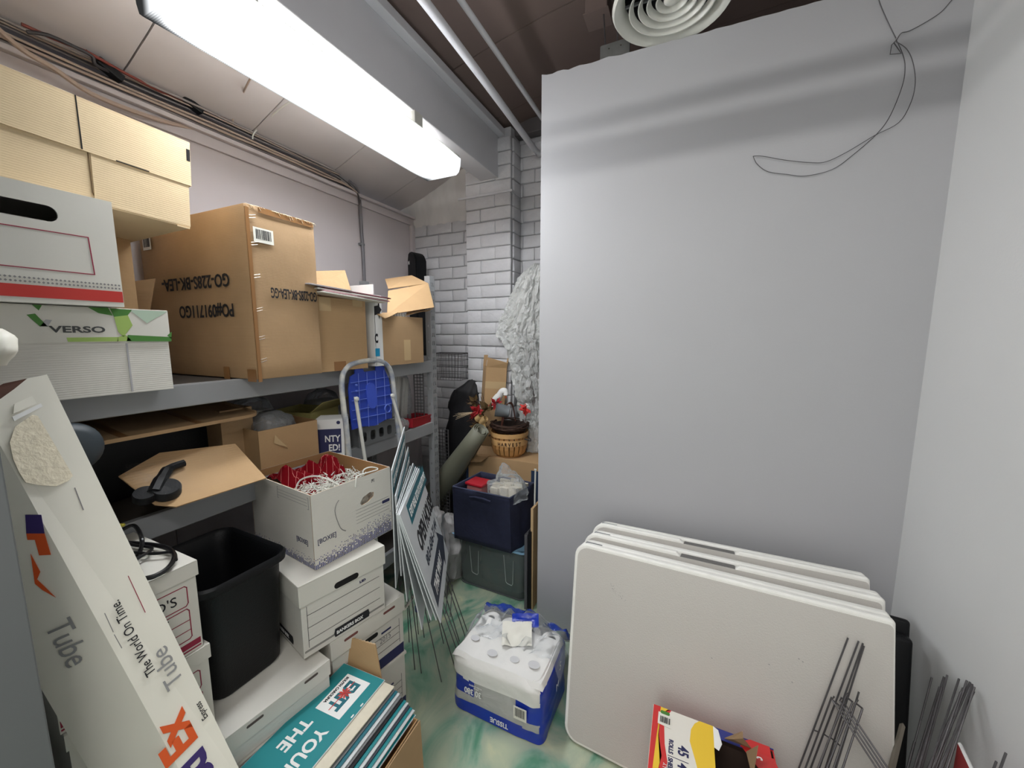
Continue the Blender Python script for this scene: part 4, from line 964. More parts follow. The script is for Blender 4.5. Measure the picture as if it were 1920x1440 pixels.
# red plaid fabric
pm = bpy.data.materials.new('red_plaid'); pm.use_nodes = True; nt = pm.node_tree; b = nt.nodes['Principled BSDF']; b.inputs['Roughness'].default_value = .9; b.inputs['Specular IOR Level'].default_value = .1
tc = nt.nodes.new('ShaderNodeTexCoord'); mp = nt.nodes.new('ShaderNodeMapping'); mp.inputs['Rotation'].default_value = (.3, .4, .75); nt.links.new(tc.outputs['Object'], mp.inputs[0])
prev = None
for ax in ('X', 'Y'):
    wv = nt.nodes.new('ShaderNodeTexWave'); wv.bands_direction = ax; wv.inputs['Scale'].default_value = 13; nt.links.new(mp.outputs[0], wv.inputs['Vector'])
    gt = nt.nodes.new('ShaderNodeMath'); gt.operation = 'GREATER_THAN'; gt.inputs[1].default_value = .998; nt.links.new(wv.outputs['Fac'], gt.inputs[0])
    if prev:
        mx = nt.nodes.new('ShaderNodeMath'); mx.operation = 'MAXIMUM'; nt.links.new(prev.outputs[0], mx.inputs[0]); nt.links.new(gt.outputs[0], mx.inputs[1]); prev = mx
    else: prev = gt
mc = nt.nodes.new('ShaderNodeMix'); mc.data_type = 'RGBA'; mc.inputs[6].default_value = lin((100, 3, 14)); mc.inputs[7].default_value = lin((214, 140, 130)); nt.links.new(prev.outputs[0], mc.inputs[0]); nt.links.new(mc.outputs[2], b.inputs['Base Color'])
pf = thing('plaid_fabric', 'crumpled red plaid fabric at the back of the string light box', 'fabric', loc + Vector((0, 0, .15)), (0, 0, rz))
bm = NB(); g = []
for i in range(26):
    row = []
    for j in range(22):
        u_ = i / 25; v_ = j / 21
        x = -.185 + .25 * u_; y = -.125 + .25 * v_
        z = .055 + .085 * math.exp(-((x + .10) / .07) ** 2) * (.75 + .25 * math.sin(v_ * 9)) + .055 * noise.noise(Vector((u_ * 5, v_ * 5, 3))) + .02 * noise.noise(Vector((u_ * 13, v_ * 13, 7)))
        if x < -.19: z = min(z, .16)
        row.append(bm.verts.new((x, y, max(.02, z))))
    g.append(row)
for i in range(25):
    for j in range(21): bm.faces.new((g[i][j], g[i + 1][j], g[i + 1][j + 1], g[i][j + 1]))
obj('cloth', bm, pm, pf, True)
pf.location.z -= .01

# black waste bin
wbz = .502
tc0 = Vector((-1.352, .640, wbz))
wbn = thing('waste_bin', 'black rectangular waste bin standing on the flat white lid box', 'waste bin', tc0, (0, 0, R(-1)))
bm = NB()
def rrr(hx, hy, r, z): return [Vector((x, y, z)) for x, y in rr(-hx, -hy, hx, hy, r, 6)]
secs = [rrr(.146, .098, .04, 0), rrr(.152, .104, .04, .01), rrr(.168, .118, .045, .335), rrr(.172, .121, .046, .345), rrr(.184, .133, .05, .352), rrr(.186, .135, .05, .372), rrr(.181, .130, .05, .379), rrr(.174, .123, .046, .374), rrr(.168, .118, .045, .36), rrr(.160, .110, .044, .33), rrr(.145, .098, .04, .02)]
rs_ = [[bm.verts.new(p) for p in s_] for s_ in secs]
for a, b_ in zip(rs_[:-1], rs_[1:]):
    n = len(a)
    for k in range(n): bm.faces.new((a[k], a[(k + 1) % n], b_[(k + 1) % n], b_[k]))
bm.faces.new(rs_[0]); bm.faces.new(rs_[-1]); obj('body', bm, BLACK, wbn, True)
bm = NB(); n = 28
tube(bm, [Vector((x, y, .366)) for x, y in rr(-.177, -.126, .177, .126, .047, 6)], .0065, 8, closed=True); obj('rim', bm, BLACK, wbn, True)

# flat white lid boxes under the bin
fR = onz(620, 1235, .50); fL = onz(410, 1395, .50); d_ = (fR - fL).normalized(); fL2 = fR - d_ * .32
for k, (z0, h, sc) in enumerate(((.0, .20, 1.0), (.201, .195, 1.0), (.397, .104, 1.0))):
    loc, rz, w_ = front_pair(fL2, fR, .43); loc.z = z0
    sx, sy = .43, w_ - .008
    fb = card_box('flat_carton', ['white carton on the floor, lowest under the black bin', 'white carton with crumpled lid edge, second under the black bin', 'flat white lidded carton directly under the black bin'][k], loc + Vector((0, 0.004 * (k == 1), 0)), rz + R([1, 2.2, 0][k]), (sx - .008, sy - .006, h - .006), CARD2, top=True)
    lid(fb, sx - .008, sy - .006, h - (.055 if k == 2 else .045), h - .001, CARD, .004)
    if k:
        Mq = _fr(Vector((sx / 2 + .0005, -sy / 2, h - .05)), Vector((0, 1, 0)), Vector((0, 0, 1)))
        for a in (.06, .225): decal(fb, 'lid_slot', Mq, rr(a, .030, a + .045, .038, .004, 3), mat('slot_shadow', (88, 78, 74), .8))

# stack of white boxes with crimson print behind the leaning tube
xs_ = -1.155; Rt = onx(366, 1050, xs_)
for k in range(4):
    h = .2475; z0 = k * .2485; yR = Rt.y + (.0 if k == 3 else -.012 if k < 2 else .008)
    rb2 = card_box('record_box', ['white crimson-printed box at the bottom of the far left stack', 'white crimson-printed box second from the floor in the far left stack', 'white lidded box with crimson badge, under the one marked TUDS 15', 'white lidded box marked TUDS 15 in a crimson frame, topmost behind the tube'][k],
                   (xs_ - .17, yR - .132, z0), R(0), (.33, .262, h - .006), CARD, top=True)
    lid(rb2, .33, .262, h - .042, h - .001, CARD, .005)
    Mq = FX(.33, .262)
    fr_ = [q for q in stroke([(.045, .15), (.05, .188), (.235, .188), (.24, .183), (.24, .14), (.235, .133), (.045, .133)], .0022)] + [q for q in stroke([(.09, .045), (.09, .122), (.235, .125), (.24, .118), (.24, .045), (.235, .04), (.09, .04)], .0022)] + [q for y in (.065, .092) for q in stroke([(.09, y), (.24, y)], .0018)]
    decal(rb2, 'frame_print', Mq, fr_, CRIMSON); decal(rb2, 'badge', Mq, [rect(.002, .014, .258, .030), rect(.002, .006, .258, .010)], CRIMSON, .0004)
    if k == 3: text(rb2, "TUD'S", Mq, .125, .148, .036, INK, .95); text(rb2, '15', Mq, .17, .096, .032, INK, .9)
    else: text(rb2, 'FORMS', Mq, .08, .150, .03, INK, 1.0) if k == 9 else None
    if k: 
        My = FX(.33, .262)
        text(rb2, 'AT', My, .14, .06 + .08, .036, INK, .9) if k == 2 else None
# black power cords on the topmost box
zt = .9955
for k, (pts, r_) in enumerate(((((218, 1000), (250, 985), (266, 1010), (262, 1035), (248, 1050)), .005), (((240, 1018), (290, 1022), (318, 1030), (327, 1045), (315, 1065), (290, 1080), (265, 1086)), .006), (((250, 1036), (290, 1038), (322, 1036), (330, 1050)), .004), (((236, 1060), (262, 1045), (285, 1028), (250, 1022), (238, 1016)), .004))):
    cc = thing('charging_lead', ['black cord arching up beside the leaning tube', 'thick black cord looping over the TUDS box lid', 'thin black cord lying on the TUDS box lid', 'short black cord end tucked beside the white tube'][k], 'cord')
    bm = NB(); q = []
    for i, (x, y) in enumerate(pts):
        q.append(onz(x, y, zt + r_ + (.03 if k == 0 and 0 < i < 3 else .004 * k)))
    tube(bm, smooth_path(q, 5), r_, 8); obj('cord', bm, BLACKC, cc, True)

# leaning triangular shipping tube
T2, B2_ = at(-45, 752, .70), at(336, 1440, .70); T1, B1 = at(88, 702, .79), at(442, 1431, .775)
ax = ((B2_ - T2).normalized() + (B1 - T1).normalized()).normalized()
B2x = B2_ + ax * .10; B1x = B1 + ax * .10
fr = (B1 - B2_); fr = fr - ax * fr.dot(ax); nrm = fr.cross(ax).normalized()
if nrm.dot(Vector((0, 0, CAM_H)) - T2) < 0: nrm = -nrm
lf = (-fr.normalized() * math.cos(R(68)) * -1)
back = -nrm
ldir = (-fr.normalized() * .62 + back * .78).normalized()
T3, B3 = T2 + ldir * .12, B2x + ldir * .12
tb_ = thing('shipping_tube', 'long white triangular shipping tube leaning at far left, torn open on top', 'shipping tube')
tor = [T1 + Vector((0, 0, 0)), T1 + (T2 - T1) * .28 - ax * .006, T1 + (T2 - T1) * .5 + ax * .004, T1 + (T2 - T1) * .72 + ax * .012, T2 + ax * .02]
bm = NB()
v1 = [bm.verts.new(p) for p in tor]; b1 = bm.verts.new(B1x); b2 = bm.verts.new(B2x); t3 = bm.verts.new(T3 + ax * .05); b3 = bm.verts.new(B3)
bm.faces.new(v1 + [b2, b1]); bm.faces.new([v1[-1], t3, b3, b2]); bm.faces.new([t3, v1[0], b1, b3]); bm.faces.new([b1, b2, b3])
obj('body', bm, TUBEW, tb_)
# brown torn inside at the mouth
bm = NB(); q = [p + ax * .003 - nrm * .004 for p in tor]; top = [T1 - nrm * .02 - ax * .004, (T1 + T2) / 2 - nrm * .03 - ax * .016, T1 * .3 + T2 * .7 - nrm * .03 - ax * .012, T2 - nrm * .03 + ax * .0]
vs = [bm.verts.new(p) for p in q[::-1]] + [bm.verts.new(p) for p in top]; bm.faces.new(vs); obj('torn_inside', bm, mat('brown_torn_card', (92, 58, 44), .9, var=.3, vscale=30), tb_)
# front face frame: r up the tube, u to the left edge
Mt1 = _fr(B1x, -ax, -fr); FWd = fr.length
def tf(x, y):   # pixel -> front-face coordinates
    r, _ = ray(x, y); P0 = Vector((0, 0, CAM_H)); n = Mt1.to_3x3() @ Vector((0, 0, 1)); t = (Mt1.translation - P0).dot(n) / r.dot(n)
    p = Mt1.inverted() @ (P0 + r * t); return (p.x, p.y)
# creased cuff and paper scar where a label was torn off
decal(tb_, 'torn_patch', Mt1, [tf(*p) for p in ((28, 800), (60, 778), (100, 786), (128, 815), (144, 850), (147, 880), (128, 902), (105, 912), (75, 910), (48, 905), (35, 885), (24, 860), (18, 830))], mat('torn_card_grey_cream', (238, 228, 204), .95, var=.06, vscale=60, bump=.25, bscale=90), .0008)
decal(tb_, 'tuck_flap', Mt1, [tf(*p) for p in ((22, 782), (86, 752), (88, 758), (26, 790))], WHITEP, .002)
decal(tb_, 'tuck_flap', Mt1, [tf(*p) for p in ((26, 758), (84, 732), (86, 750), (24, 776))], TUBEW, .0015)
decal(tb_, 'tape', Mt1, [tf(*p) for p in ((80, 734), (98, 728), (106, 742), (88, 752))], WHITEP, .003)
bm = NB(); rnd = random.Random(3)
for k in range(3): pass
a = tf(140, 915); b_ = tf(156, 956); decal(tb_, 'scratch', Mt1, [q for q in stroke([a, ((a[0] + b_[0]) / 2 + .001, (a[1] + b_[1]) / 2), b_], .0016)], GREYINK)
p = tf(288, 1262); text(tb_, 'The World On Time.', Mt1, p[0], p[1] - .004, .0235, INK, .86)
p = tf(322, 1288); text(tb_, 'Tube', Mt1, p[0] - .004, p[1] - .021, .044, mat('grey_tube_ink', (150, 150, 150), .6), 1.0)
p = tf(420, 1420)
a = tf(425, 1448); b_ = tf(340, 1283)
text(tb_, 'Fed', Mt1, a[0] - .018, a[1] + .018, .082, mat('purple_print', (60, 44, 110), .5), 1.0, bold=.003, space=.92)
text(tb_, 'Ex', Mt1, a[0] + .112, a[1] + .018, .082, ORANGE, 1.0, bold=.003, space=.92)
p = tf(388, 1345); text(tb_, 'Express', Mt1, p[0], p[1] - .002, .017, INK, .8)
decal(tb_, 'small_print', Mt1, [q for q in stroke([tf(196, 1150), tf(212, 1185)], .001)] + [q for q in stroke([tf(214, 1190), tf(228, 1215)], .001)], GREYINK)
decal(tb_, 'small_print', Mt1, [q for q in stroke([tf(240, 1080), tf(272, 1148)], .0012)], CRIMSON)
Ml_ = _fr(T2, ax, T2 - T3)
def lf2(x, y):
    r, _ = ray(x, y); P0 = Vector((0, 0, CAM_H)); n = Ml_.to_3x3() @ Vector((0, 0, 1)); t = (Ml_.translation - P0).dot(n) / r.dot(n)
    p = Ml_.inverted() @ (P0 + r * t); return (p.x, p.y)
a = lf2(84, 1175); text(tb_, 'Tube', Ml_, a[0], a[1], .058, mat('grey_tube_ink', (150, 150, 150), .6), .8)
decal(tb_, 'logo_print', Ml_, [[lf2(*p) for p in ((48, 965), (78, 965), (84, 1000), (50, 1000))]], mat('purple_print', (60, 44, 110), .5)); decal(tb_, 'logo_print', Ml_, [[lf2(*p) for p in ((50, 1000), (84, 1000), (96, 1040), (74, 1041), (66, 1012), (52, 1012))], [lf2(*p) for p in ((58, 1038), (76, 1072), (70, 1086), (105, 1120), (80, 1106), (66, 1094))]], ORANGE)
cp = thing('torn_wrap', 'curled scrap of torn white cardboard poking up at the far left edge', 'paper scrap', at(-14, 652, .80))
bm = NB(); loft(bm, interp_rings([(0, 0, -.036, .012, .012, 0), (0, 0, -.01, .042, .03, 0), (0, 0, .02, .040, .03, .2), (0, 0, .036, .018, .015, .3)], 12), 26, .006, 20, 2.2, 8); obj('scrap', bm, TUBEW, cp, True)

# carton of rider signs, bottom centre-left
sc = thing('sign_carton', 'brown carton of teal signs at the bottom edge, one flap standing up', 'box', (0, 0, 0))
zc = .32; c1 = onz(787, 1350, zc); c0 = Vector((c1.x - .34, c1.y - .02, zc)); dY = Vector((.015, -.50, 0))
q = [c0 + dY, c1 + dY, c1, c0]
bm = NB()
cen = (q[0] + q[2]) / 2; hx_ = (c1 - c0).length / 2; rzc = math.atan2((c1 - c0).y, (c1 - c0).x)
sc.location = (cen.x, cen.y, 0); sc.rotation_euler = (0, 0, rzc)
hollow(bm, 2 * hx_, .50, zc, .004, None, False, 0, 1)
obj('body', bm, [KRAFT_D, KRAFT_IN], sc)
inv = sc.matrix_basis.inverted()
inv = (Matrix.Translation(sc.location) @ Euler(sc.rotation_euler).to_matrix().to_4x4()).inverted()
bm = NB(); board(bm, [inv @ p for p in (ony(725, 1320, c1.y + .012), ony(643, 1240, c1.y + .012), ony(632, 1187, c1.y + .03), ony(705, 1208, c1.y + .03))], .005)
obj('flap', bm, KRAFT, sc)
bm = NB(); Mfl = [ony(632, 1187, c1.y + .03), ony(705, 1208, c1.y + .03)]
for k in range(24):
    a = Mfl[0].lerp(Mfl[1], (k + .2) / 24); b_ = Mfl[0].lerp(Mfl[1], (k + .8) / 24); tube(bm, [inv @ (a + Vector((0, -.0025 + .005 * (k % 2), 0))), inv @ (b_ + Vector((0, .0025 - .005 * (k % 2), 0)))], .0014, 4)
obj('corrugation', bm, EDGE, sc)
# fold bulge: side flap pushed outward on the right
bm = NB(); board(bm, [inv @ Vector(p) for p in ((c1.x + .002, c1.y, zc), (c1.x + .02, c1.y - .50, zc), (c1.x + .03, c1.y - .50, .12), (c1.x + .012, c1.y, .10))], .004); obj('side_flap', bm, KRAFT_D, sc)
# signs lying in it: top sign then stepped edges
zs = .40
sA, sB = onz(645, 1243, zs), onz(722, 1275, zs); dirx = (sB - sA).normalized(); sw = (sB - sA).length
diry = Vector((dirx.y, -dirx.x, 0)); slen = .46
e_dir = (onz(440, 1435, zs) - sA).normalized()
def flat_sign(label, off, z, m_, wdt, ln, rzo=0, name='rider_sign'):
    t = thing(name, label, 'sign', sA + dirx * off + Vector((0, 0, z - zs)), (0, 0, math.atan2(dirx.y, dirx.x) + rzo)); bm = NB()
    box(bm, (0, -ln, -.004), (wdt, 0, 0), .0006); obj('panel', bm, m_, t); return t
rot_e = math.atan2(e_dir.x, -e_dir.y)
s0 = flat_sign('teal sign lettered YOUR THE with a gift bow logo, lying on top', 0, zs, SIGNW, sw, slen)
Mq = _fr(Vector((0, 0, 0)), Vector((0, -1, 0)), Vector((1, 0, 0)))
decal(s0, 'teal_face', Mq, rect(.002, .002, slen - .002, sw - .002), TEAL, .0004)
lw = sw * .50; decal(s0, 'logo_panel', Mq, rect(.03, sw * .26, .165, sw * .80), WHITEP, .0003, .0012)
text(s0, 'EXIT', Mq, .046, sw * .42, .062, NAVYP if False else TEALD, .80, bold=.003, off=.0016)
text(s0, 'SOUTH CAROLINA', Mq, .040, sw * .30, .013, INK, .9, bold=.0005, off=.0016)
bow = []
for k in range(9):
    a = k * 2 * math.pi / 9; c_ = (.092, sw * .52); bow.append([c_, (c_[0] + .014 * math.cos(a - .25), c_[1] + .014 * math.sin(a - .25)), (c_[0] + .022 * math.cos(a), c_[1] + .022 * math.sin(a)), (c_[0] + .014 * math.cos(a + .25), c_[1] + .014 * math.sin(a + .25))])
decal(s0, 'bow', Mq, bow, REDP, .0003, .0026); decal(s0, 'ribbon', Mq, rect(.045, sw * .50, .155, sw * .515), REDP, .0003, .0022)
text(s0, 'YOUR', Mq, .205, sw * .60, .052, WHITEP, .95, bold=.0015, off=.0012)
text(s0, 'THE', Mq, .20, sw * .24, .052, WHITEP, 1.0, bold=.0015, off=.0012)
for x_ in (.205, .245):
    decal(s0, 'eyelet', Mq, rr(x_ - .11, sw - .010, x_ - .098, sw - .005, .002, 2), WHITEP, .0003, .0012); decal(s0, 'eyelet', Mq, rr(x_ - .14, .005, x_ - .128, .010, .002, 2), TEALD, .0003, .0012)
p1 = flat_sign('cream paper sheet sticking out from under the top teal sign', .03, zs - .0055, CREAM, sw + .012, slen - .02, R(-1))
sheets = [(SIGNW, 'white'), (GREY, 'grey backed'), (TEALD, 'dark teal'), (SIGNW, 'white'), (GREY, 'grey backed'), (INK, 'black backed'), (TEAL, 'teal'), (SIGNW, 'white'), (SLATE, 'slate'), (TEAL, 'teal'), (SIGNW, 'white')]
for k, (m_, nm) in enumerate(sheets):
    t = flat_sign('%s sign edge-on in the stepped pile, %s below the lettered teal one' % (nm, ['just', 'two sheets', 'three sheets', 'four sheets', 'five sheets', 'six sheets', 'seven sheets', 'eight sheets', 'nine sheets', 'ten sheets', 'eleven sheets'][k]), .036 + .0085 * k, zs - .012 - .0055 * k, m_, sw, slen - .015 - .004 * (k % 3), R(-.8 + .3 * (k % 4)))
s9 = flat_sign('teal sign with white eyelets at the right of the carton', .145, zs - .080, SIGNW, sw * .9, slen - .03, R(-1))
decal(s9, 'teal_face', _fr(Vector((0, 0, 0)), Vector((0, -1, 0)), Vector((1, 0, 0))), rect(.002, .002, slen - .034, sw * .9 - .002), TEAL, .0004)
for x_ in (.13, .19): decal(s9, 'eyelet', _fr(Vector((0, 0, 0)), Vector((0, -1, 0)), Vector((1, 0, 0))), rr(x_, sw * .55, x_ + .014, sw * .55 + .007, .003, 2), WHITEP, .0003, .0012)
pp = thing('paper_sheet', 'loose white paper with a torn corner on the pile of signs', 'paper', (0, 0, 0))
bm = NB(); zz = zs - .070
board(bm, [onz(x, y, zz + dz) for x, y, dz in ((724, 1347, .004), (737, 1362, 0), (741, 1372, .002), (749, 1374, .006), (735, 1395, .0), (700, 1440, 0), (660, 1500, 0), (590, 1500, 0), (640, 1440, 0))][::-1], .0012); obj('sheet', bm, PAPER, pp)
p2 = thing('paper_pad', 'small white pad with black print tucked behind the loose paper', 'paper', onz(742, 1342, zz - .004), (0, 0, R(-18)))
bm = NB(); box(bm, (-.05, -.035, -.02), (.012, .02, 0), .001); obj('pad', bm, PAPER, p2); decal(p2, 'print', _fr(Vector((-.02, 0, 0)), Vector((1, 0, 0)), Vector((0, 1, 0))), [rect(0, 0, .02, .004), rect(0, .008, .02, .011)], INK)

# ================================================================== YARD SIGNS
specs = [((735, 882), (759, 800), (743, 1103), 1.38, 1.85, 1.42, True), ((742, 930), (766, 838), (753, 1080), 1.36, 1.85, 1.412, False), ((745, 950), (770, 873), (764, 1128), 1.33, 1.82, 1.40, False),
         ((744, 962), (775, 868), (792, 1181), 1.30, 1.80, 1.372, True), ((746, 965), (780, 875), (809, 1163), 1.28, 1.78, 1.362, False), ((748, 966), (783, 876), (819, 1163), 1.265, 1.765, 1.353, False), ((750, 965), (786, 878), (827, 1168), 1.25, 1.75, 1.343, True)]
names = ['tall white and teal yard sign, farthest left of the leaning cluster', 'white yard sign just in front of the tall teal one', 'white yard sign third from the left in the leaning cluster', 'white yard sign with its corner reaching lowest in the middle of the cluster', 'narrow visible white yard sign, third from the front of the cluster', 'white yard sign directly behind the front OPEN HOUSE sign', 'front yard sign lettered OPEN HOUSE and THIS WAY with teal header']
for k, (a, b_, d_, fa, fb_, fd, full) in enumerate(specs):
    A = at(*a, fa); B = at(*b_, fb_); D = at(*d_, fd); Cc = B + D - A
    t = thing('yard_sign', names[k], 'yard sign', (0, 0, 0), (0, 0, 0), 'yard signs leaning against the shelving')
    bm = NB(); board(bm, [A, D, Cc, B], .004); obj('panel', bm, SIGNW, t)
    Ms_ = _fr(D, B - A, A - D); W_ = (B - A).length; H_ = (A - D).length
    if Ms_.inverted() @ Vector((0, 0, CAM_H)) and (Ms_.inverted() @ Vector((0, 0, CAM_H))).z < 0: print('sign faces away', k)
    decal(t, 'header', Ms_, rect(.012, H_ - .10, W_ - .012, H_ - .022), TEALD, .0004)
    text(t, 'EXIT REAL ESTATE SOLUTIONS', Ms_, W_ * .06, H_ - .078, .044, WHITEP, .62, bold=.001, off=.001, fit=W_ * .88)
    if k == 6:
        text(t, 'OPEN HOUSE!', Ms_, W_ * .06, H_ - .225, .110, INK, .60, bold=.0035, off=.0008, fit=W_ * .86)
        text(t, '803-606-7144', Ms_, W_ * .12, H_ - .305, .062, SLATE, .72, bold=.0012, off=.0008, fit=W_ * .70)
        decal(t, 'arrow', Ms_, [(.02, .05), (.02, .155), (W_ * .72, .155), (W_ * .72, .19), (W_ - .01, .10), (W_ * .72, .02), (W_ * .72, .05)], SLATE, .0004)
        text(t, 'THIS WAY', Ms_, W_ * .10, .074, .070, WHITEP, .74, bold=.001, off=.001, shear=.25, fit=W_ * .52)
    bm = NB()
    for s in (.28, .72):
        P = D.lerp(Cc, s); dn = (D - A).normalized(); L3 = P.z / max(.3, -dn.z)
        e_ = P + dn * L3; e_.x = P.x + (e_.x - P.x) * .8; e_.z = .002
        tube(bm, [P - dn * .08 - Ms_.to_3x3() @ Vector((0, 0, .006)), P - Ms_.to_3x3() @ Vector((0, 0, .006)), e_], .0022, 6)
        
    P1 = D.lerp(Cc, .28) + (D - A).normalized() * .10; P2 = D.lerp(Cc, .72) + (D - A).normalized() * .10
    tube(bm, [P1, P2], .002, 5); obj('stake', bm, WIRE, t)
st_ = thing('wooden_stake', 'pale thin stick between the file boxes and the yard signs', 'stick', (0, 0, 0)); bm = NB(); tube(bm, [at(760, 1140, 1.5), at(776, 1118, 1.62)], .006, 8); obj('stick', bm, TUBEW, st_)
bm = NB(); tube(bm, [at(758, 1142, 1.49), at(760, 1140, 1.5)], .0065, 8); obj('tip', bm, TUBEW, st_)

# ================================================================== STEP LADDER
ld = thing('step_ladder', 'folded white tubular step ladder with blue plastic platform, standing against the shelving', 'ladder', (0, 0, 0))
def lx(y): return -1.455 + (y - 675) / 185 * .045
def lp(x, y, d=0.0): return onx(x, y, lx(y) + d)
arc = [(652, 830), (646, 780), (641, 730), (643, 702), (654, 686), (672, 679), (692, 676), (712, 677), (727, 686), (735, 705), (740, 745), (746, 800), (750, 835)]
P_ = [lp(*p) for p in arc]
def down(p, q):  # continue a leg to the floor
    d = (q - p).normalized(); t = (q.z - .004) / -d.z; e = q + d * t; return e
e0 = Vector((P_[0].x + .06, P_[0].y - .01, .004)); e1 = Vector((P_[-1].x + .06, P_[-1].y + .03, .004))
bm = NB(); tube(bm, smooth_path([e0] + P_ + [e1], 4), .0125, 12); obj('frame', bm, mat('chipped_white_enamel', (204, 202, 190), .4, var=.35, vscale=16, col2=(120, 130, 150)), ld, True)
for e_ in (e0, e1):
    bm = NB(); lathe(bm, [(.016, 0), (.017, .03), (.013, .034)], 14, Matrix.Translation((e_.x, e_.y, 0))); obj('foot', bm, BLUEP, ld, True)
for a, b_ in (((667, 748), (684, 858)), ((735, 742), (752, 800))):
    A = lp(*a, .018); B = lp(*b_, .018); dn = (B - A).normalized(); E_ = Vector((B.x + .10, B.y + (B.y - A.y) * 1.2, .004))
    bm = NB(); tube(bm, [A - dn * .01, B, E_], .008, 8); lathe(bm, [(.002, 0), (.011, .001), (.011, .010), (.002, .012)], 14, _fr(A, Vector((0, 1, 0)), Vector((0, 0, 1)))); obj('support_leg', bm, WHITEM, ld, True)
o0 = lp(656, 806, -.004); Mp = _fr(o0, lp(738, 782, -.004) - o0, lp(656, 700, -.004) - o0)
def pp_(x, y):
    r, _ = ray(x, y); P0 = Vector((0, 0, CAM_H)); n = Mp.to_3x3() @ Vector((0, 0, 1)); t = (Mp.translation - P0).dot(n) / r.dot(n)
    p = Mp.inverted() @ (P0 + r * t); return (p.x, p.y)
outl = [pp_(*p) for p in ((662, 806), (680, 800), (705, 798), (725, 786), (736, 784), (736, 745), (730, 710), (722, 692), (722, 684), (706, 684), (706, 694), (684, 697), (680, 688), (667, 690), (667, 700), (658, 706), (655, 730), (658, 770))]
bm = NB(); poly(bm, Mp, outl, .006, -.01); obj('platform', bm, BLUEP, ld)
BLUEL = mat('blue_plastic_rib', (96, 118, 200), .35)
for (a, b_) in (((658, 718), (732, 706)), ((659, 735), (733, 722)), ((660, 752), (735, 739)), ((661, 770), (736, 756)), ((662, 787), (736, 772))):
    bm = NB(); A = pp_(*a); B = pp_(*b_); tube(bm, [Mp @ Vector((A[0], A[1], -.001)), Mp @ Vector((B[0], B[1], -.001))], .0016, 5); obj('rib', bm, BLUEL, ld)
for (a, b_) in (((672, 700), (677, 803)), ((688, 698), (692, 800)), ((704, 696), (709, 797)), ((720, 694), (724, 788))):
    bm = NB(); A = pp_(*a); B = pp_(*b_); tube(bm, [Mp @ Vector((A[0], A[1], -.001)), Mp @ Vector((B[0], B[1], -.001))], .0016, 5); obj('rib', bm, BLUEL, ld)
bm = NB(); c = pp_(697, 742)
poly(bm, Mp, [(c[0] + .034 * math.cos(a) * (1.2 - .25 * math.cos(2 * a)), c[1] + .065 * math.sin(a)) for a in [k * math.pi / 12 for k in range(24)]], .006, -.004); obj('bulge', bm, mat('blue_plastic_mid', (58, 82, 184), .35), ld)
for x, y, r_ in ((727, 766, .022), (668, 722, .005), (669, 733, .005), (671, 755, .005), (672, 768, .005), (673, 778, .005)):
    bm = NB(); c = pp_(x, y); lathe(bm, [(r_, 0), (r_ - .003, 0), (r_ - .003, .008), (r_, .008)], 20, Mp @ Matrix.Translation((c[0], c[1], -.004)), closed=True); obj('ring', bm, BLUEL, ld, True)

# ================================================================== BACK CORNER
# rolled mat
mr_ = thing('rolled_mat', 'rolled olive grey rubber mat leaning behind the shelf post', 'mat')
P1 = ony(902, 806, 2.12); P2 = ony(785, 975, 2.27); P2 = P1 + (P2 - P1) * ((P1.z - .13) / (P1.z - P2.z)); axm = (P1 - P2).normalized()
Mm = _fr(P1, axm.cross(Vector((0, 0, 1))), axm.cross(axm.cross(Vector((0, 0, 1)))))
MATM = mat('olive_rubber', (120, 120, 104), .5, var=.08, vscale=6)
bm = NB(); N_ = 60; turns = 2.6; rows = []
Lm = (P1 - P2).length; u1 = axm.cross(Vector((0, 0, 1))).normalized(); u2 = u1.cross(axm).normalized()
for i in range(N_ + 1):
    t = i / N_; a = t * turns * 2 * math.pi; row = []
    for j in range(7):
        s = j / 6; R0 = .056 + .075 * s; r_ = R0 * (.45 + .55 * t) + .002
        p = P1 - axm * Lm * s + u1 * r_ * math.cos(a) + u2 * r_ * math.sin(a); row.append(bm.verts.new(p))
    rows.append(row)
for i in range(N_):
    for j in range(6): bm.faces.new((rows[i][j], rows[i + 1][j], rows[i + 1][j + 1], rows[i][j + 1]))
o = obj('mat_sheet', bm, MATM, mr_, True); md = o.modifiers.new('thickness', 'SOLIDIFY'); md.thickness = .004
# black nylon bag
nb_ = thing('black_bag', 'tall black nylon drawstring bag in the brick corner behind the post', 'bag', (-1.585, 2.515, 0))
bm = NB(); loft(bm, interp_rings([(0, 0, .0, .14, .09, 0), (0, 0, .3, .16, .10, 0), (0, 0, .8, .155, .10, .05), (.0, 0, 1.05, .13, .09, .05), (.03, 0, 1.16, .10, .09, .2), (.07, 0, 1.22, .05, .05, .2), (.09, 0, 1.26, .03, .03, .2)], 40), 44, .02, 6, 2.4, 4, folds=.04, nf=11); obj('sack', bm, BLKCLOTH, nb_, True)
bm = NB(); tube(bm, smooth_path([(.09, -.04, 1.2), (.12, -.06, 1.1), (.10, -.10, .95)], 4), .004, 6); obj('drawstring', bm, BLACKC, nb_, True)
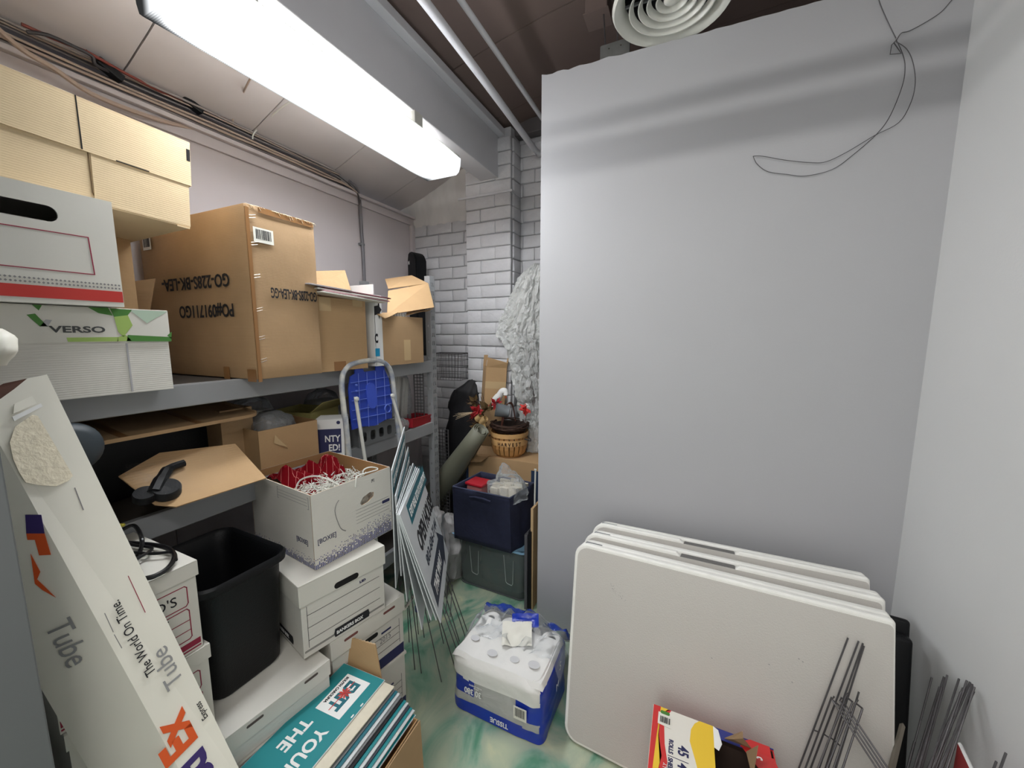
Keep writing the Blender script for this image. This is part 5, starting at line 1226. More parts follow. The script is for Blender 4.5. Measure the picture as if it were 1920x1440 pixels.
# brown and blue box with the harvest basket on it
hbx = card_box('produce_box', 'brown topped dark blue box under the harvest basket', (-1.125, 2.385, 0), R(0), (.58, .27, .745), KRAFT, top=True)
decal(hbx, 'blue_side', FY(.58, .27), rect(.0, .0, .02, .72), mat('slate_blue_print', (44, 62, 92), .6), .0004); decal(hbx, 'blue_side', FY(.58, .27), rect(.50, .0, .58, .70), mat('slate_blue_print', (44, 62, 92), .6), .0004); decal(hbx, 'blue_side', FX(.58, .27), rect(0, 0, .27, .73), mat('slate_blue_print', (44, 62, 92), .6), .0004)
bm = NB(); board(bm, [(-.27, -.135, .749), (-.10, -.135, .755), (-.12, -.22, .735), (-.25, -.20, .71)], .004); obj('flap', bm, KRAFT_D, hbx)
bm = NB(); board(bm, [(-.28, -.12, .749), (-.06, -.10, .752), (-.10, -.06, .80), (-.26, -.08, .80)], .004); obj('flap', bm, KRAFT_D, hbx)
HB = Vector((-1.128, 2.365, .751))
WOOD = mat('basket_splint', (206, 152, 92), .55, var=.18, vscale=18); WOODL = mat('basket_band', (222, 176, 116), .55, var=.12, vscale=12)
bs_ = thing('harvest_basket', 'small wooden splint basket with HARVEST on its band, on the brown box', 'basket', HB)
n_sl = 22
for k in range(n_sl):
    a0 = 2 * math.pi * k / n_sl + .03; a1 = 2 * math.pi * (k + 1) / n_sl - .03; bm = NB(); pr = [(.085, .0), (.112, .02), (.124, .06), (.124, .11), (.120, .155)]; ro = []
    for r_, z in pr: ro.append([bm.verts.new((rr_ * math.cos(a), rr_ * math.sin(a), z)) for rr_ in (r_, r_ - .003) for a in (a0, a1)])
    for p, q in zip(ro[:-1], ro[1:]):
        for i, j in ((0, 1), (1, 3), (3, 2), (2, 0)): bm.faces.new((p[i], p[j], q[j], q[i]))
    obj('slat', bm, WOOD, bs_)
bm = NB(); lathe(bm, [(.127, .140), (.131, .140), (.133, .170), (.129, .170)], 40, closed=True); obj('rim_band', bm, WOODL, bs_, True)
bm = NB(); lathe(bm, [(.126, .085), (.1285, .085), (.1285, .125), (.126, .125)], 40, closed=True); obj('middle_band', bm, WOODL, bs_, True)
bm = NB(); lathe(bm, [(.001, 0), (.09, 0), (.09, .004), (.001, .004)], 30); obj('bottom', bm, WOOD, bs_)
for k, ch_ in enumerate('HARVEST'):
    a = R(-97 + 10.8 * k); p = Vector((.1295 * math.cos(a), .1295 * math.sin(a), .090)); text(bs_, ch_, _fr(p, Vector((-math.sin(a), math.cos(a), 0)), Vector((0, 0, 1))), 0, 0, .032, mat('brown_ink', (60, 34, 20), .7), .85, 'CENTER', bold=.001)
for s in (-1, 1):
    bm = NB(); tube(bm, smooth_path([(s * .128, -.03, .13), (s * .155, -.015, .118), (s * .16, .0, .112), (s * .155, .015, .118), (s * .128, .03, .13)], 3), .004, 6); obj('handle', bm, WIRE, bs_, True)
TWIG = mat('dark_twig', (72, 48, 36), .8, var=.4, vscale=20)
wk = thing('wicker_basket', 'dark twig wicker basket with hoop handle, sitting in the harvest basket', 'basket', HB + Vector((.0, 0, .165)))
rnd = random.Random(5)
bm = NB()
for k in range(16):
    z = .004 * k + rnd.uniform(-.004, .004); r0 = .085 + .05 * min(1, k / 9); pts = [((r0 + rnd.uniform(-.005, .006)) * math.cos(a), (r0 * .92 + rnd.uniform(-.005, .005)) * math.sin(a), z + .006 * math.sin(a * 3 + k) + rnd.uniform(-.002, .003)) for a in [2 * math.pi * j / 22 for j in range(22)]]
    tube(bm, pts, .0035, 5, closed=True)
obj('weave', bm, TWIG, wk, True)
bm = NB(); lathe(bm, [(.001, 0), (.08, .0), (.12, .05), (.116, .05), (.078, .004), (.001, .004)], 24); obj('inside', bm, mat('dark_husk', (40, 28, 22), .9), wk)
bm = NB()
for k in range(4):
    w0 = .004 * k; tube(bm, smooth_path([(-.0 - .02, -.09 + w0, .04), (-.015 + w0, -.07, .13), (-.01, -.02 + w0, .19), (0, .05, .17 + w0), (.0, .10, .05)], 4), .004, 5)
obj('hoop_handle', bm, mat('reddish_twig', (104, 62, 50), .8), wk, True)
# small galvanised bucket and white bird ornament on the wicker
gb_ = thing('small_bucket', 'small grey galvanised bucket tipped over in the wicker basket', 'bucket', ony(943, 770, 2.27), (R(80), 0, R(-70)))
bm = NB(); lathe(bm, [(.001, -.045), (.036, -.045), (.048, .045), (.050, .047), (.047, .045), (.034, -.041), (.001, -.041)], 28); obj('bucket', bm, mat('galvanised_tin', (142, 148, 152), .5, metal=.5, var=.2, vscale=16), gb_, True)
bm = NB(); tube(bm, smooth_path([(.048, 0, .04), (.05, .05, .05), (0, .075, .05), (-.05, .05, .05), (-.048, 0, .04)], 3), .0015, 5); obj('handle', bm, WIRE, gb_, True)
bd = thing('bird_ornament', 'white bird shaped ornament standing above the small grey bucket', 'ornament', ony(940, 762, 2.33)); bd.scale = (1.25, 1.25, 1.25)
bm = NB(); tube(bm, smooth_path([(-.045, 0, .0), (-.035, -.005, .03), (-.012, -.01, .055), (.008, -.01, .082), (.024, -.012, .088), (.034, -.014, .078), (.036, -.014, .062)], 4), [.02] * 4 + [.022] * 5 + [.019] * 5 + [.019] * 5 + [.015] * 4 + [.009, .005], 12); obj('body', bm, WHITEP, bd, True)
bm = NB(); tube(bm, [(.034, -.016, .072), (.04, -.02, .05)], [.006, .001], 8); obj('beak', bm, ORANGE, bd)
# dried flower wreath with bow
wr = thing('dried_wreath', 'dried twig and red flower arrangement with a tan burlap bow', 'wreath', ony(905, 778, 2.26))
bm = NB()
for k in range(46):
    a = rnd.uniform(0, 6.28); p = Vector((rnd.uniform(-.05, .04), rnd.uniform(-.03, .03), rnd.uniform(-.13, .08))); d = Vector((-1 + rnd.uniform(-.5, 1.2), rnd.uniform(-.9, .5), rnd.uniform(-.6, 1))).normalized()
    tube(bm, smooth_path([p, p + d * .05, p + d * .09 + Vector((0, 0, rnd.uniform(-.02, .02)))], 2), [.0022] * 4 + [.001], 4)
o = obj('twigs', bm, TWIG, wr); o['kind'] = 'stuff'
bm = NB()
for k in range(10):
    p = Vector((-.05, -.02, .02)); d = Vector((-1, rnd.uniform(-.5, .2), rnd.uniform(-.45, .1))).normalized(); tube(bm, [p, p + d * rnd.uniform(.1, .16)], .0009, 4)
o = obj('pale_grass', bm, EDGE, wr); o['kind'] = 'stuff'
def petals(par, c, n, r_, m_, seed=0, nm='flower'):
    rq = random.Random(seed); bm = NB()
    for k in range(n):
        d = Vector((rq.uniform(-1, 1), rq.uniform(-1, .2), rq.uniform(-1, 1))).normalized(); s = d.orthogonal().normalized(); c_ = Vector(c)
        L_ = r_ * rq.uniform(.7, 1.2); vs = [bm.verts.new(c_), bm.verts.new(c_ + d * L_ * .5 + s * L_ * .25), bm.verts.new(c_ + d * L_ + d.cross(s) * L_ * .15), bm.verts.new(c_ + d * L_ * .5 - s * L_ * .25)]
        bm.faces.new(vs)
    o = obj(nm, bm, m_, par); mdd = o.modifiers.new('thickness', 'SOLIDIFY'); mdd.thickness = .0015; return o
REDF = mat('red_petal', (172, 32, 40), .7, var=.2, vscale=30); BRF = mat('brown_leaf', (96, 74, 40), .8, var=.3)
petals(wr, (-.02, -.04, .035), 16, .055, REDF, 1); petals(wr, (-.04, -.04, -.01), 10, .045, REDF, 2); petals(wr, (.10, -.0, .09), 10, .05, REDF, 3); petals(wr, (.05, -.02, .05), 14, .07, BRF, 4, 'leaf'); petals(wr, (-.05, -.02, .09), 10, .05, BRF, 5, 'leaf'); petals(wr, (-.03, -.03, -.08), 12, .05, BRF, 6, 'leaf')
BURL = mat('burlap', (190, 158, 108), .9, var=.12, vscale=60, bump=.3, bscale=90)
for a, b_ in (((-.01, -.06, .01), (.02, -.06, -.025)), ((.035, -.06, .0), (.055, -.065, -.035))):
    A, B = Vector(a), Vector(b_); d = (B - A).normalized(); bm = NB(); Mq = _fr((A + B) / 2 - d * .0, d.cross(Vector((0, 1, 0))), Vector((0, -1, 0)).cross(Vector((0, 0, 0))) if False else Vector((0, 1, 0)))
    lathe(bm, [(.019, -.022), (.021, -.022), (.021, .022), (.019, .022)], 20, Matrix.Translation((A + B) / 2) @ Vector((0, 0, 1)).rotation_difference(Vector((.75, -.1, .62))).to_matrix().to_4x4(), closed=True); obj('bow_loop', bm, BURL, wr, True)
bm = NB(); board(bm, [(-.005, -.062, -.01), (.035, -.062, .0), (.085, -.07, -.11), (.04, -.07, -.125)], .002); obj('bow_tail', bm, BURL, wr)
rfl = thing('red_flower', 'small red artificial flowers beside the wrapped bundle, right of the wicker basket', 'flower', ony(987, 766, 2.27))
petals(rfl, (0, 0, 0), 26, .045, mat('coral_petal', (206, 62, 56), .6), 8, 'petals'); petals(rfl, (.02, -.02, .03), 8, .02, WHITEP, 9, 'petals')
bm = NB(); tube(bm, smooth_path([(0, 0, 0), (-.01, .02, -.06), (-.02, .02, -.12)], 3), .002, 5); obj('stem', bm, TWIG, rfl)
# tall narrow carton behind
tbx = thing('narrow_carton', 'tall narrow brown carton with open top flaps in front of the brick pilaster', 'box', (-1.325, 2.44, .752), (R(0), R(4), R(38)))
bm = NB(); hollow(bm, .15, .14, .60, .003, None, False, 0, 1); obj('body', bm, [KRAFT, KRAFT_IN], tbx)
tbx.scale = (1, 1, 1)
for pts in (((.075, -.07, .60), (.075, .07, .60), (.085, .07, .675), (.085, -.07, .675)), ((-.075, -.07, .60), (.075, -.07, .60), (.07, -.085, .64), (-.07, -.085, .67)), ((-.075, .07, .6), (.075, .07, .6), (.075, .06, .69), (-.075, .06, .68))):
    bm = NB(); board(bm, pts, .003); obj('flap', bm, KRAFT, tbx)
decal(tbx, 'tape', _fr(Vector((-.075, -.07, .42)), Vector((1, 0, 0)), Vector((0, 0, 1))), rect(0, .03, .15, .08), TAN_TAPE)
# plastic-wrapped bundle
wpb = thing('wrapped_bundle', 'tall bundle wrapped in crinkled clear plastic behind the partition edge', 'bundle', (-1.0, 2.515, .752))
keys = [(.03, .02, .0, .12, .08, 0), (.03, .02, .25, .13, .09, 0), (0.0, .0, .45, .15, .11, 0), (-.03, 0, .72, .17, .12, 0), (-.08, 0, .84, .21, .12, 0), (-.06, 0, .95, .20, .12, 0), (-.02, 0, 1.12, .16, .11, 0), (.01, 0, 1.24, .11, .10, 0), (.03, 0, 1.30, .05, .05, 0)]
bm = NB(); loft(bm, interp_rings([(a, b_, c, d * .78, e * .78, f) for a, b_, c, d, e, f in keys], 46), 40, .02, 6, 2.2, 12, folds=.05, nf=7); obj('contents', bm, mat('grey_bundle', (220, 220, 216), .7, var=.5, vscale=5, stretch=(1, 1, .4), col2=(58, 48, 48)), wpb, True)
bm = NB(); loft(bm, interp_rings(keys, 130), 190, .012, 24, 2.2, 21, folds=.02, nf=17, crease=.22); obj('film', bm, film('crinkled_wrap', (250, 252, 250), .42, .10, .8, 22), wpb, False)
# clear tote with blue lid
TOTE = film('tote_plastic', (150, 160, 158), .35, .15, .05, 6)
tt = thing('storage_tote', 'clear plastic storage tote with light blue lid standing on the green floor', 'tote', (-1.055, 2.085, 0.002), (0, 0, R(-1)))
bm = NB(); s1 = rr(-.215, -.14, .215, .14, .03, 5); s2 = rr(-.245, -.155, .245, .155, .035, 5)
def shell(bm, secs):
    rs = [[bm.verts.new(p) for p in s] for s in secs]
    for a, b_ in zip(rs[:-1], rs[1:]):
        for k in range(len(a)): bm.faces.new((a[k], a[(k + 1) % len(a)], b_[(k + 1) % len(a)], b_[k]))
    bm.faces.new(rs[0]); return rs
shell(bm, [[Vector((x, y, 0)) for x, y in s1], [Vector((x * 1.02, y * 1.01, .01)) for x, y in s1], [Vector((x * .97, y * .97, .31)) for x, y in s2]]); obj('body', bm, TOTE, tt, True)
bm = NB(); poly(bm, _fr(Vector((0, 0, .312)), Vector((1, 0, 0)), Vector((0, 1, 0))), rr(-.278, -.172, .262, .168, .05, 6), .02, 0, [rr(-.268, -.10, -.257, -.06, .005, 3)]); bmesh.ops.bevel(bm, geom=[e for e in bm.edges if abs(e.verts[0].co.z - e.verts[1].co.z) < 1e-4 and e.verts[0].co.z > .33], offset=.004, segments=2, affect='EDGES')
obj('lid', bm, mat('light_blue_plastic', (150, 196, 226), .35), tt)
for x0 in (-.14, .10):
    bm = NB(); tube(bm, [(x0, -.156, .27), (x0 + .012, -.152, .10), (x0 + .02, -.15, .09), (x0 + .05, -.15, .085), (x0 + .058, -.152, .10), (x0 + .064, -.156, .25)], .002, 5); obj('moulded_rib', bm, mat('tote_rib', (170, 178, 176), .3), tt)
bm = NB(); tube(bm, [Vector((x, y, .006)) for x, y in rr(-.222, -.147, .222, .147, .03, 4)], .0035, 6, closed=True); obj('base_rim', bm, mat('tote_base', (84, 88, 90), .4), tt, True)
gl = thing('gift_tissue', 'teal and clear crinkled tissue inside the clear tote', 'tissue', (-1.0, 2.06, .03))
bm = NB(); loft(bm, interp_rings([(0, 0, 0, .17, .10, 0), (0, 0, .12, .18, .11, 0), (-.03, 0, .22, .13, .09, 0), (-.05, 0, .265, .04, .04, 0)], 16), 36, .02, 14, 3, 5); obj('tissue', bm, mat('smoky_tissue', (86, 92, 88), .35, var=.4, vscale=8, col2=(40, 90, 92)), gl, True)
# navy fabric bin
nv = thing('fabric_bin', 'navy fabric storage bin standing on the blue lidded tote', 'fabric bin')
zb0, zb1 = .334, .70
Bt = [onz(853, 1006, zb0 + .01), onz(958, 1038, zb0), onz(998, 1012, zb0), onz(905, 985, zb0)]
for p in Bt: p.z = zb0 + .001
Tp = [onz(849, 912, zb1), onz(955, 934, zb1), onz(1002, 906, zb1), onz(914, 870, zb1 + .02)]
Tp[3] = Tp[0] + Tp[2] - Tp[1] + Vector((0, 0, .01))
bm = NB()
def wall(a, b_, c, d, bow=.02, th=.003, inward=None):
    n = 12; g = []; nn_ = (b_ - a).cross(d - a).normalized()
    for i in range(n + 1):
        row = []
        for j in range(n + 1):
            u_, v_ = i / n, j / n; p = (a * (1 - u_) + b_ * u_) * (1 - v_) + (d * (1 - u_) + c * u_) * v_
            p = p + nn_ * (bow * math.sin(math.pi * u_) * math.sin(math.pi * v_) * .6 + .012 * noise.noise(Vector((u_ * 3 + a.x * 9, v_ * 3, 1))) * math.sin(math.pi * u_))
            row.append(bm.verts.new(p))
        g.append(row)
    for i in range(n):
        for j in range(n): bm.faces.new((g[i][j], g[i + 1][j], g[i + 1][j + 1], g[i][j + 1]))
for i in range(4): wall(Bt[i], Bt[(i + 1) % 4], Tp[(i + 1) % 4], Tp[i], [-.03, -.01, -.01, -.01][i])
bm.faces.new([bm.verts.new(p + Vector((0, 0, .002))) for p in Bt])
bmesh.ops.remove_doubles(bm, verts=bm.verts, dist=.0005)
o = obj('body', bm, NAVYF, nv, True); md = o.modifiers.new('thickness', 'SOLIDIFY'); md.thickness = .004
bm = NB(); tube(bm, smooth_path([Tp[0], (Tp[0] + Tp[1]) / 2 + Vector((0, -.0, 0)), Tp[1], Tp[2], Tp[3], Tp[0]], 1), .004, 6); obj('hem', bm, mat('navy_hem', (62, 68, 92), .8), nv, True)
for i in (0, 1):
    bm = NB(); tube(bm, smooth_path([Bt[i], Bt[i].lerp(Tp[i], .5), Tp[i]], 2), .003, 6); obj('seam', bm, NAVYF, nv)
bm = NB(); a = Bt[0].lerp(Tp[0], .9).lerp(Bt[1].lerp(Tp[1], .9), .34); b_ = Bt[0].lerp(Tp[0], .9).lerp(Bt[1].lerp(Tp[1], .9), .70); out_ = Vector((0, -.012, 0))
tube(bm, [a + out_ * 1.6, a.lerp(b_, .3) + out_ * 2.4 + Vector((0, 0, .012)), a.lerp(b_, .7) + out_ * 2.4 + Vector((0, 0, .012)), b_ + out_ * 1.6], .005, 6); obj('handle', bm, NAVYF, nv, True)
cen = sum(Tp, Vector()) / 4
rc = thing('red_lid_container', 'small clear container with red lid in the navy fabric bin', 'container', (cen.x - .10, cen.y - .01, .50), (0, 0, R(-6)))
bm = NB(); box(bm, (-.055, -.05, 0), (.055, .05, .195), .012, 3); obj('body', bm, mat('pink_clear_plastic', (172, 110, 108), .3), rc, True); bm = NB(); box(bm, (-.062, -.056, .195), (.062, .056, .212), .006, 2); obj('lid', bm, mat('red_lid_plastic', (176, 34, 48), .4), rc, True)
rc2 = thing('box_filler', 'folded dark cloth filling the bottom of the navy fabric bin', 'cloth', (cen.x, cen.y + .075, zb0 + .006), (0, 0, R(0)))
bm = NB(); loft(bm, interp_rings([(0, 0, 0, .11, .07, -.2), (0, 0, .10, .12, .09, -.2), (0, 0, .155, .11, .08, -.2)], 10), 32, .008, 10, 5, 3); obj('cloth', bm, BLKCLOTH, rc2, True)
bm = NB(); loft(bm, [(0, 0, .156, .10, .08, 0), (0, 0, .163, .05, .04, 0)], 20, .004, 10, 4, 3); obj('fold', bm, BLKCLOTH, rc2, True)
for k in range(3):
    ev = thing('envelope_stack', ['left bundle of cream envelopes in clear wrap in the navy bin', 'middle bundle of cream envelopes in clear wrap in the navy bin', 'right bundle of cream envelopes in clear wrap in the navy bin'][k], 'envelopes', (cen.x + .03 + .055 * k, cen.y + .045 + .012 * k, .502), (0, 0, R(-8)))
    bm = NB()
    for j in range(7): box(bm, (-.026, -.085 + .02 * j, 0), (.026, -.068 + .02 * j, .195 + .006 * ((j * 3 + k) % 4)), .001)
    o = obj('envelopes', bm, CREAM, ev); o['kind'] = 'stuff'
    bm = NB(); box(bm, (-.032, -.03, .0), (.032, -.026, .212)); obj('divider', bm, PAPER, ev)
pw = thing('plastic_wrap', 'crinkled clear plastic wrap peaking over the cream envelopes in the navy bin', 'plastic wrap', (cen.x + .085, cen.y - .0, .64))
bm = NB(); loft(bm, interp_rings([(0, 0, .0, .125, .09, -.3), (0, 0, .06, .125, .09, -.3), (0, .02, .09, .10, .08, -.3), (-.02, .02, .13, .05, .05, 0), (-.03, .02, .17, .02, .02, 0)], 26), 48, .022, 15, 2.4, 31); obj('film', bm, CLEAR, pw, True)
# leaning flat grey frame and tan board at the partition end
gf = thing('folded_frame', 'dark grey metal folded frame leaning against the tote beside the partition end', 'frame', (0, 0, 0))
a = ony(985, 1000, 1.90); b_ = ony(999, 990, 1.90); c = ony(984, 1135, 1.90)
bm = NB(); box(bm, (a.x, 1.885, .0), (a.x + .018, 1.905, a.z), .002); obj('rail', bm, mat('frame_grey', (88, 88, 92), .4), gf)
bm = NB(); box(bm, (a.x, 1.905, a.z - .03), (a.x + .018, 2.02, a.z), .002); obj('rail', bm, mat('frame_grey', (88, 88, 92), .4), gf); 
bm = NB(); box(bm, (a.x + .022, 1.89, .0), (a.x + .04, 2.03, a.z + .02), .002); obj('panel', bm, BLACK, gf)
tbd = thing('cardboard_sheet', 'upright tan cardboard sheet edge-on beside the partition end', 'cardboard', (0, 0, 0))
a = ony(1003, 948, 1.94); bm = NB(); box(bm, (a.x - .008, 1.90, 0), (a.x + .006, 2.10, a.z), .001); obj('sheet', bm, KRAFT, tbd); bm = NB(); box(bm, (a.x - .0085, 1.899, .0), (a.x + .0065, 1.902, a.z)); obj('edge', bm, TAN_TAPE, tbd)
fr2 = thing('white_rod', 'thin pale rod standing at the partition end above the tan sheet', 'rod', (0, 0, 0)); bm = NB(); a = ony(1004, 880, 1.96); tube(bm, [(a.x, 1.93, .0), (a.x, 1.96, a.z)], .005, 8); obj('rod', bm, WHITEM, fr2); bm = NB(); tube(bm, [(a.x - .006, 1.958, a.z), (a.x + .006, 1.958, a.z)], .004, 8); obj('hook', bm, WHITEM, fr2)
# grey plastic bags
for k, (px, py, Y_, s, h) in enumerate(((815, 1050, 1.80, .075, .55), (838, 1060, 1.98, .085, .42))):
    g_ = thing('plastic_bag', ['white printed plastic bag squeezed behind the yard signs', 'grey crumpled plastic bag between the yard signs and the tote'][k], 'bag', (ony(px, py, Y_).x + (.03 if k else .0), Y_, .002))
    bm = NB(); loft(bm, interp_rings([(0, 0, 0, s, s, 0), (0, 0, h * .35, s * 1.25, s * 1.2, .2), (0, 0, h * .7, s * 1.1, s, .5), (.01, 0, h * .92, s * .7, s * .6, .6), (.01, 0, h, s * .2, s * .2, .6)], 36), 44, .024, 11, 2.3, 14 + k, folds=.06, nf=9)
    obj('film', bm, mat('grey_bag_film', (166, 164, 164), .3, var=.25, vscale=9, bump=.5, bscale=14), g_, True)
    if k == 0: decal(g_, 'print', _fr(Vector((-.0, -.09, .42)), Vector((1, -.2, 0)), Vector((0, 0, 1))), [rr(0, 0, .018, .03, .008, 3)], REDP)

# ================================================================== TISSUE PACK
A0 = onz(850, 1322, 0); B0 = onz(1016, 1402, 0); D0 = onz(1064, 1290, 0); ex = (B0 - A0); W_ = ex.length; rzt = math.atan2(ex.y, ex.x); dep = .30; hgt = .265
cx_ = (A0 + B0) / 2 + Vector((-math.sin(rzt), math.cos(rzt), 0)) * dep / 2
tp = thing('toilet_paper_pack', 'opened plastic pack of white toilet rolls with blue printed bands on the floor', 'toilet paper pack', (cx_.x, cx_.y, 0.004), (0, 0, rzt))
rd = .049
for i in range(4):
    for j in range(3):
        if W_ < .38 and i > 3: continue
        bm = NB(); x = -W_ / 2 + W_ / 8 + i * W_ / 4; y = -dep / 2 + .05 + j * .1
        rr_ = min(rd, W_ / 8 - .001)
        lathe(bm, [(.019, .002), (rr_, 0), (rr_ + .001, .02), (rr_ + .001, .235), (rr_ - .006, .245), (.019, .243)], 28, Matrix.Translation((x, y, 0)), closed=True)
        lathe(bm, [(.018, .01), (.0185, .01), (.0185, .24), (.018, .24)], 18, Matrix.Translation((x, y, 0)), closed=True, mi=1); obj('roll', bm, [TISSUE, mat('core_card', (120, 116, 112), .9)], tp, True)
# wrapper: printed film hugging the front, sides and lower half
def wrap_pick(i, k, f):
    c = f.calc_center_median(); z = c.z
    if z < .05 and c.y < -dep * .1: return 1
    if c.x > W_ / 2 - .012 : return 1
    if c.y < 0 and .085 < z < .155 and abs(c.x - .0) > .035: return 1
    if c.y < 0 and .155 <= z: return 3
    if c.y < 0 and abs(c.x) > .035 and z < .085: return 2
    return 2
bm = NB(); vr = []
rings = []
N1 = 30
for i in range(N1):
    t = i / (N1 - 1); z = .001 + t * .255; k = 1.0 if z < .22 else 1 - (z - .22) / .035 * .10
    rings.append((0, 0, z, (W_ / 2 + .006) * k, (dep / 2 + .006) * k, 0))
loft(bm, rings, 110, .006, 12, 9, 2, cap=False, pick=wrap_pick, folds=.0)
obj('wrapper', bm, [CLEAR, BLUEPK, film('frosted_wrap', (206, 206, 204), .62, .2, .5, 12), mat('white_wrap', (232, 231, 228), .35, bump=.4, bscale=14)], tp, True)
Mf_ = _fr(Vector((-W_ / 2, -dep / 2 - .013, 0)), Vector((1, 0, 0)), Vector((0, 0, 1)))
text(tp, '30 380', Mf_, W_ * .36, .128, .036, WHITEP, .8, rot=R(180), bold=.001); text(tp, 'WIDE SHEETS', Mf_, W_ * .37, .150, .010, WHITEP, 1, rot=R(180))
decal(tp, 'rule_print', Mf_, rect(W_ * .225, .098, W_ * .228, .13), WHITEP); text(tp, 'ROLLS', Mf_, W_ * .33, .140, .008, WHITEP, 1, rot=R(180))
text(tp, 'TISSUE', Mf_ @ Matrix.Translation((0, 0, .002)), W_ * .66, .044, .030, WHITEP, .9, rot=R(180), bold=.0005)
barcode(tp, Mf_ @ Matrix.Translation((0, 0, .002)), W_ * .72, .09, .055, .055, 14)
Mfr = _fr(Vector((W_ / 2 + .0115, -dep / 2, 0)), Vector((0, 1, 0)), Vector((0, 0, 1))); text(tp, 'S', Mfr, .17, .18, .05, WHITEP, 1); text(tp, 'M', Mfr, .13, .12, .045, WHITEP, 1)
# top sheet: soft white, sagging between rolls, torn open behind
bm = NB(); g = []
for i in range(41):
    row = []
    for j in range(25):
        x = -W_ / 2 + W_ * i / 40; y = -dep / 2 + dep * .80 * j / 24; z = .250 + .012 * noise.noise(Vector((x * 10, y * 10, 5))) - (.02 if i in (0, 40) or j == 0 else 0)
        z += .006 * abs(math.sin((x / W_ + .5) * 4 * math.pi)) 
        row.append(bm.verts.new((x, y, z)))
    g.append(row)
for i in range(40):
    for j in range(24):
        hole = False and any(math.hypot((g[i][j].co.x - hx0) / .024, (g[i][j].co.y - hy0) / .016) < 1 for hx0, hy0 in ((-W_ * .375, -.06), (-W_ * .12, -.09), (W_ * .125, -.1), (W_ * .375, -.1)))
        f = bm.faces.new((g[i][j], g[i + 1][j], g[i + 1][j + 1], g[i][j + 1])); f.material_index = 1 if hole else 0
obj('top_film', bm, [mat('white_wrap', (232, 231, 228), .35, bump=.4, bscale=14), mat('core_shadow_print', (150, 150, 152), .5)], tp, True)
for hx0, hy0, r0 in ((-W_ * .36, -.055, .020), (-W_ * .10, -.095, .022), (W_ * .14, -.085, .020), (W_ * .34, -.075, .024)):
    bm = NB(); poly(bm, _fr(Vector((hx0, hy0, .262)), Vector((1, 0, 0)), Vector((0, 1, 0))), [(r0 * math.cos(a * math.pi / 12), r0 * .8 * math.sin(a * math.pi / 12)) for a in range(24)], .0004, 0); obj('roll_end', bm, mat('roll_end_shade', (206, 206, 208), .8), tp)
for k, (x, y, z, a, w0, h0, m_) in enumerate(((.02, .02, .285, .4, .13, .10, PAPER), (.03, .09, .30, .4, .12, .06, BLUEPK))):
    bm = NB(); g = []
    Mz_ = Matrix.Translation((x, y, z)) @ Matrix.Rotation(a, 4, 'Z') @ Matrix.Rotation(R(24), 4, 'X')
    for i in range(11):
        row = [bm.verts.new(Mz_ @ Vector((-w0 / 2 + w0 * i / 10, -h0 / 2 + h0 * j / 8, .014 * noise.noise(Vector((i * .4, j * .4, k)))))) for j in range(9)]; g.append(row)
    for i in range(10):
        for j in range(8): bm.faces.new((g[i][j], g[i + 1][j], g[i + 1][j + 1], g[i][j + 1]))
    o = obj('loose_flap', bm, m_, tp, True)
    if k: text(tp, 'WIDE SHEETS', Mz_, -.045, -.02, .014, WHITEP, .9, off=.012)
bm = NB()
g = []
for i in range(61):
    row = []
    for j in range(31):
        x = -W_ / 2 - .02 + (W_ + .05) * i / 60; y = -dep * .1 + .33 * j / 30; z = .262 + .05 * max(0, noise.noise(Vector((x * 9, y * 9, 2)))) + .03 * noise.noise(Vector((x * 24, y * 24, 9))) + .05 * math.exp(-((x - .06) / .05) ** 2 - ((y - .13) / .06) ** 2)
        e = max(0, y - .16) * 1.3 + max(0, abs(x) - W_ / 2) * 2.5; row.append(bm.verts.new((x, y, max(z - e, .06))))
    g.append(row)
for i in range(60):
    for j in range(30):
        f = bm.faces.new((g[i][j], g[i + 1][j], g[i + 1][j + 1], g[i][j + 1])); c = f.calc_center_median(); f.material_index = 1 if (c.y > .135 and noise.noise(c * 7) > -.05) else 0
obj('crumpled_film', bm, [CLEAR, film('blue_tinted_wrap', (40, 70, 170), .6, .12, .6, 12)], tp, True)

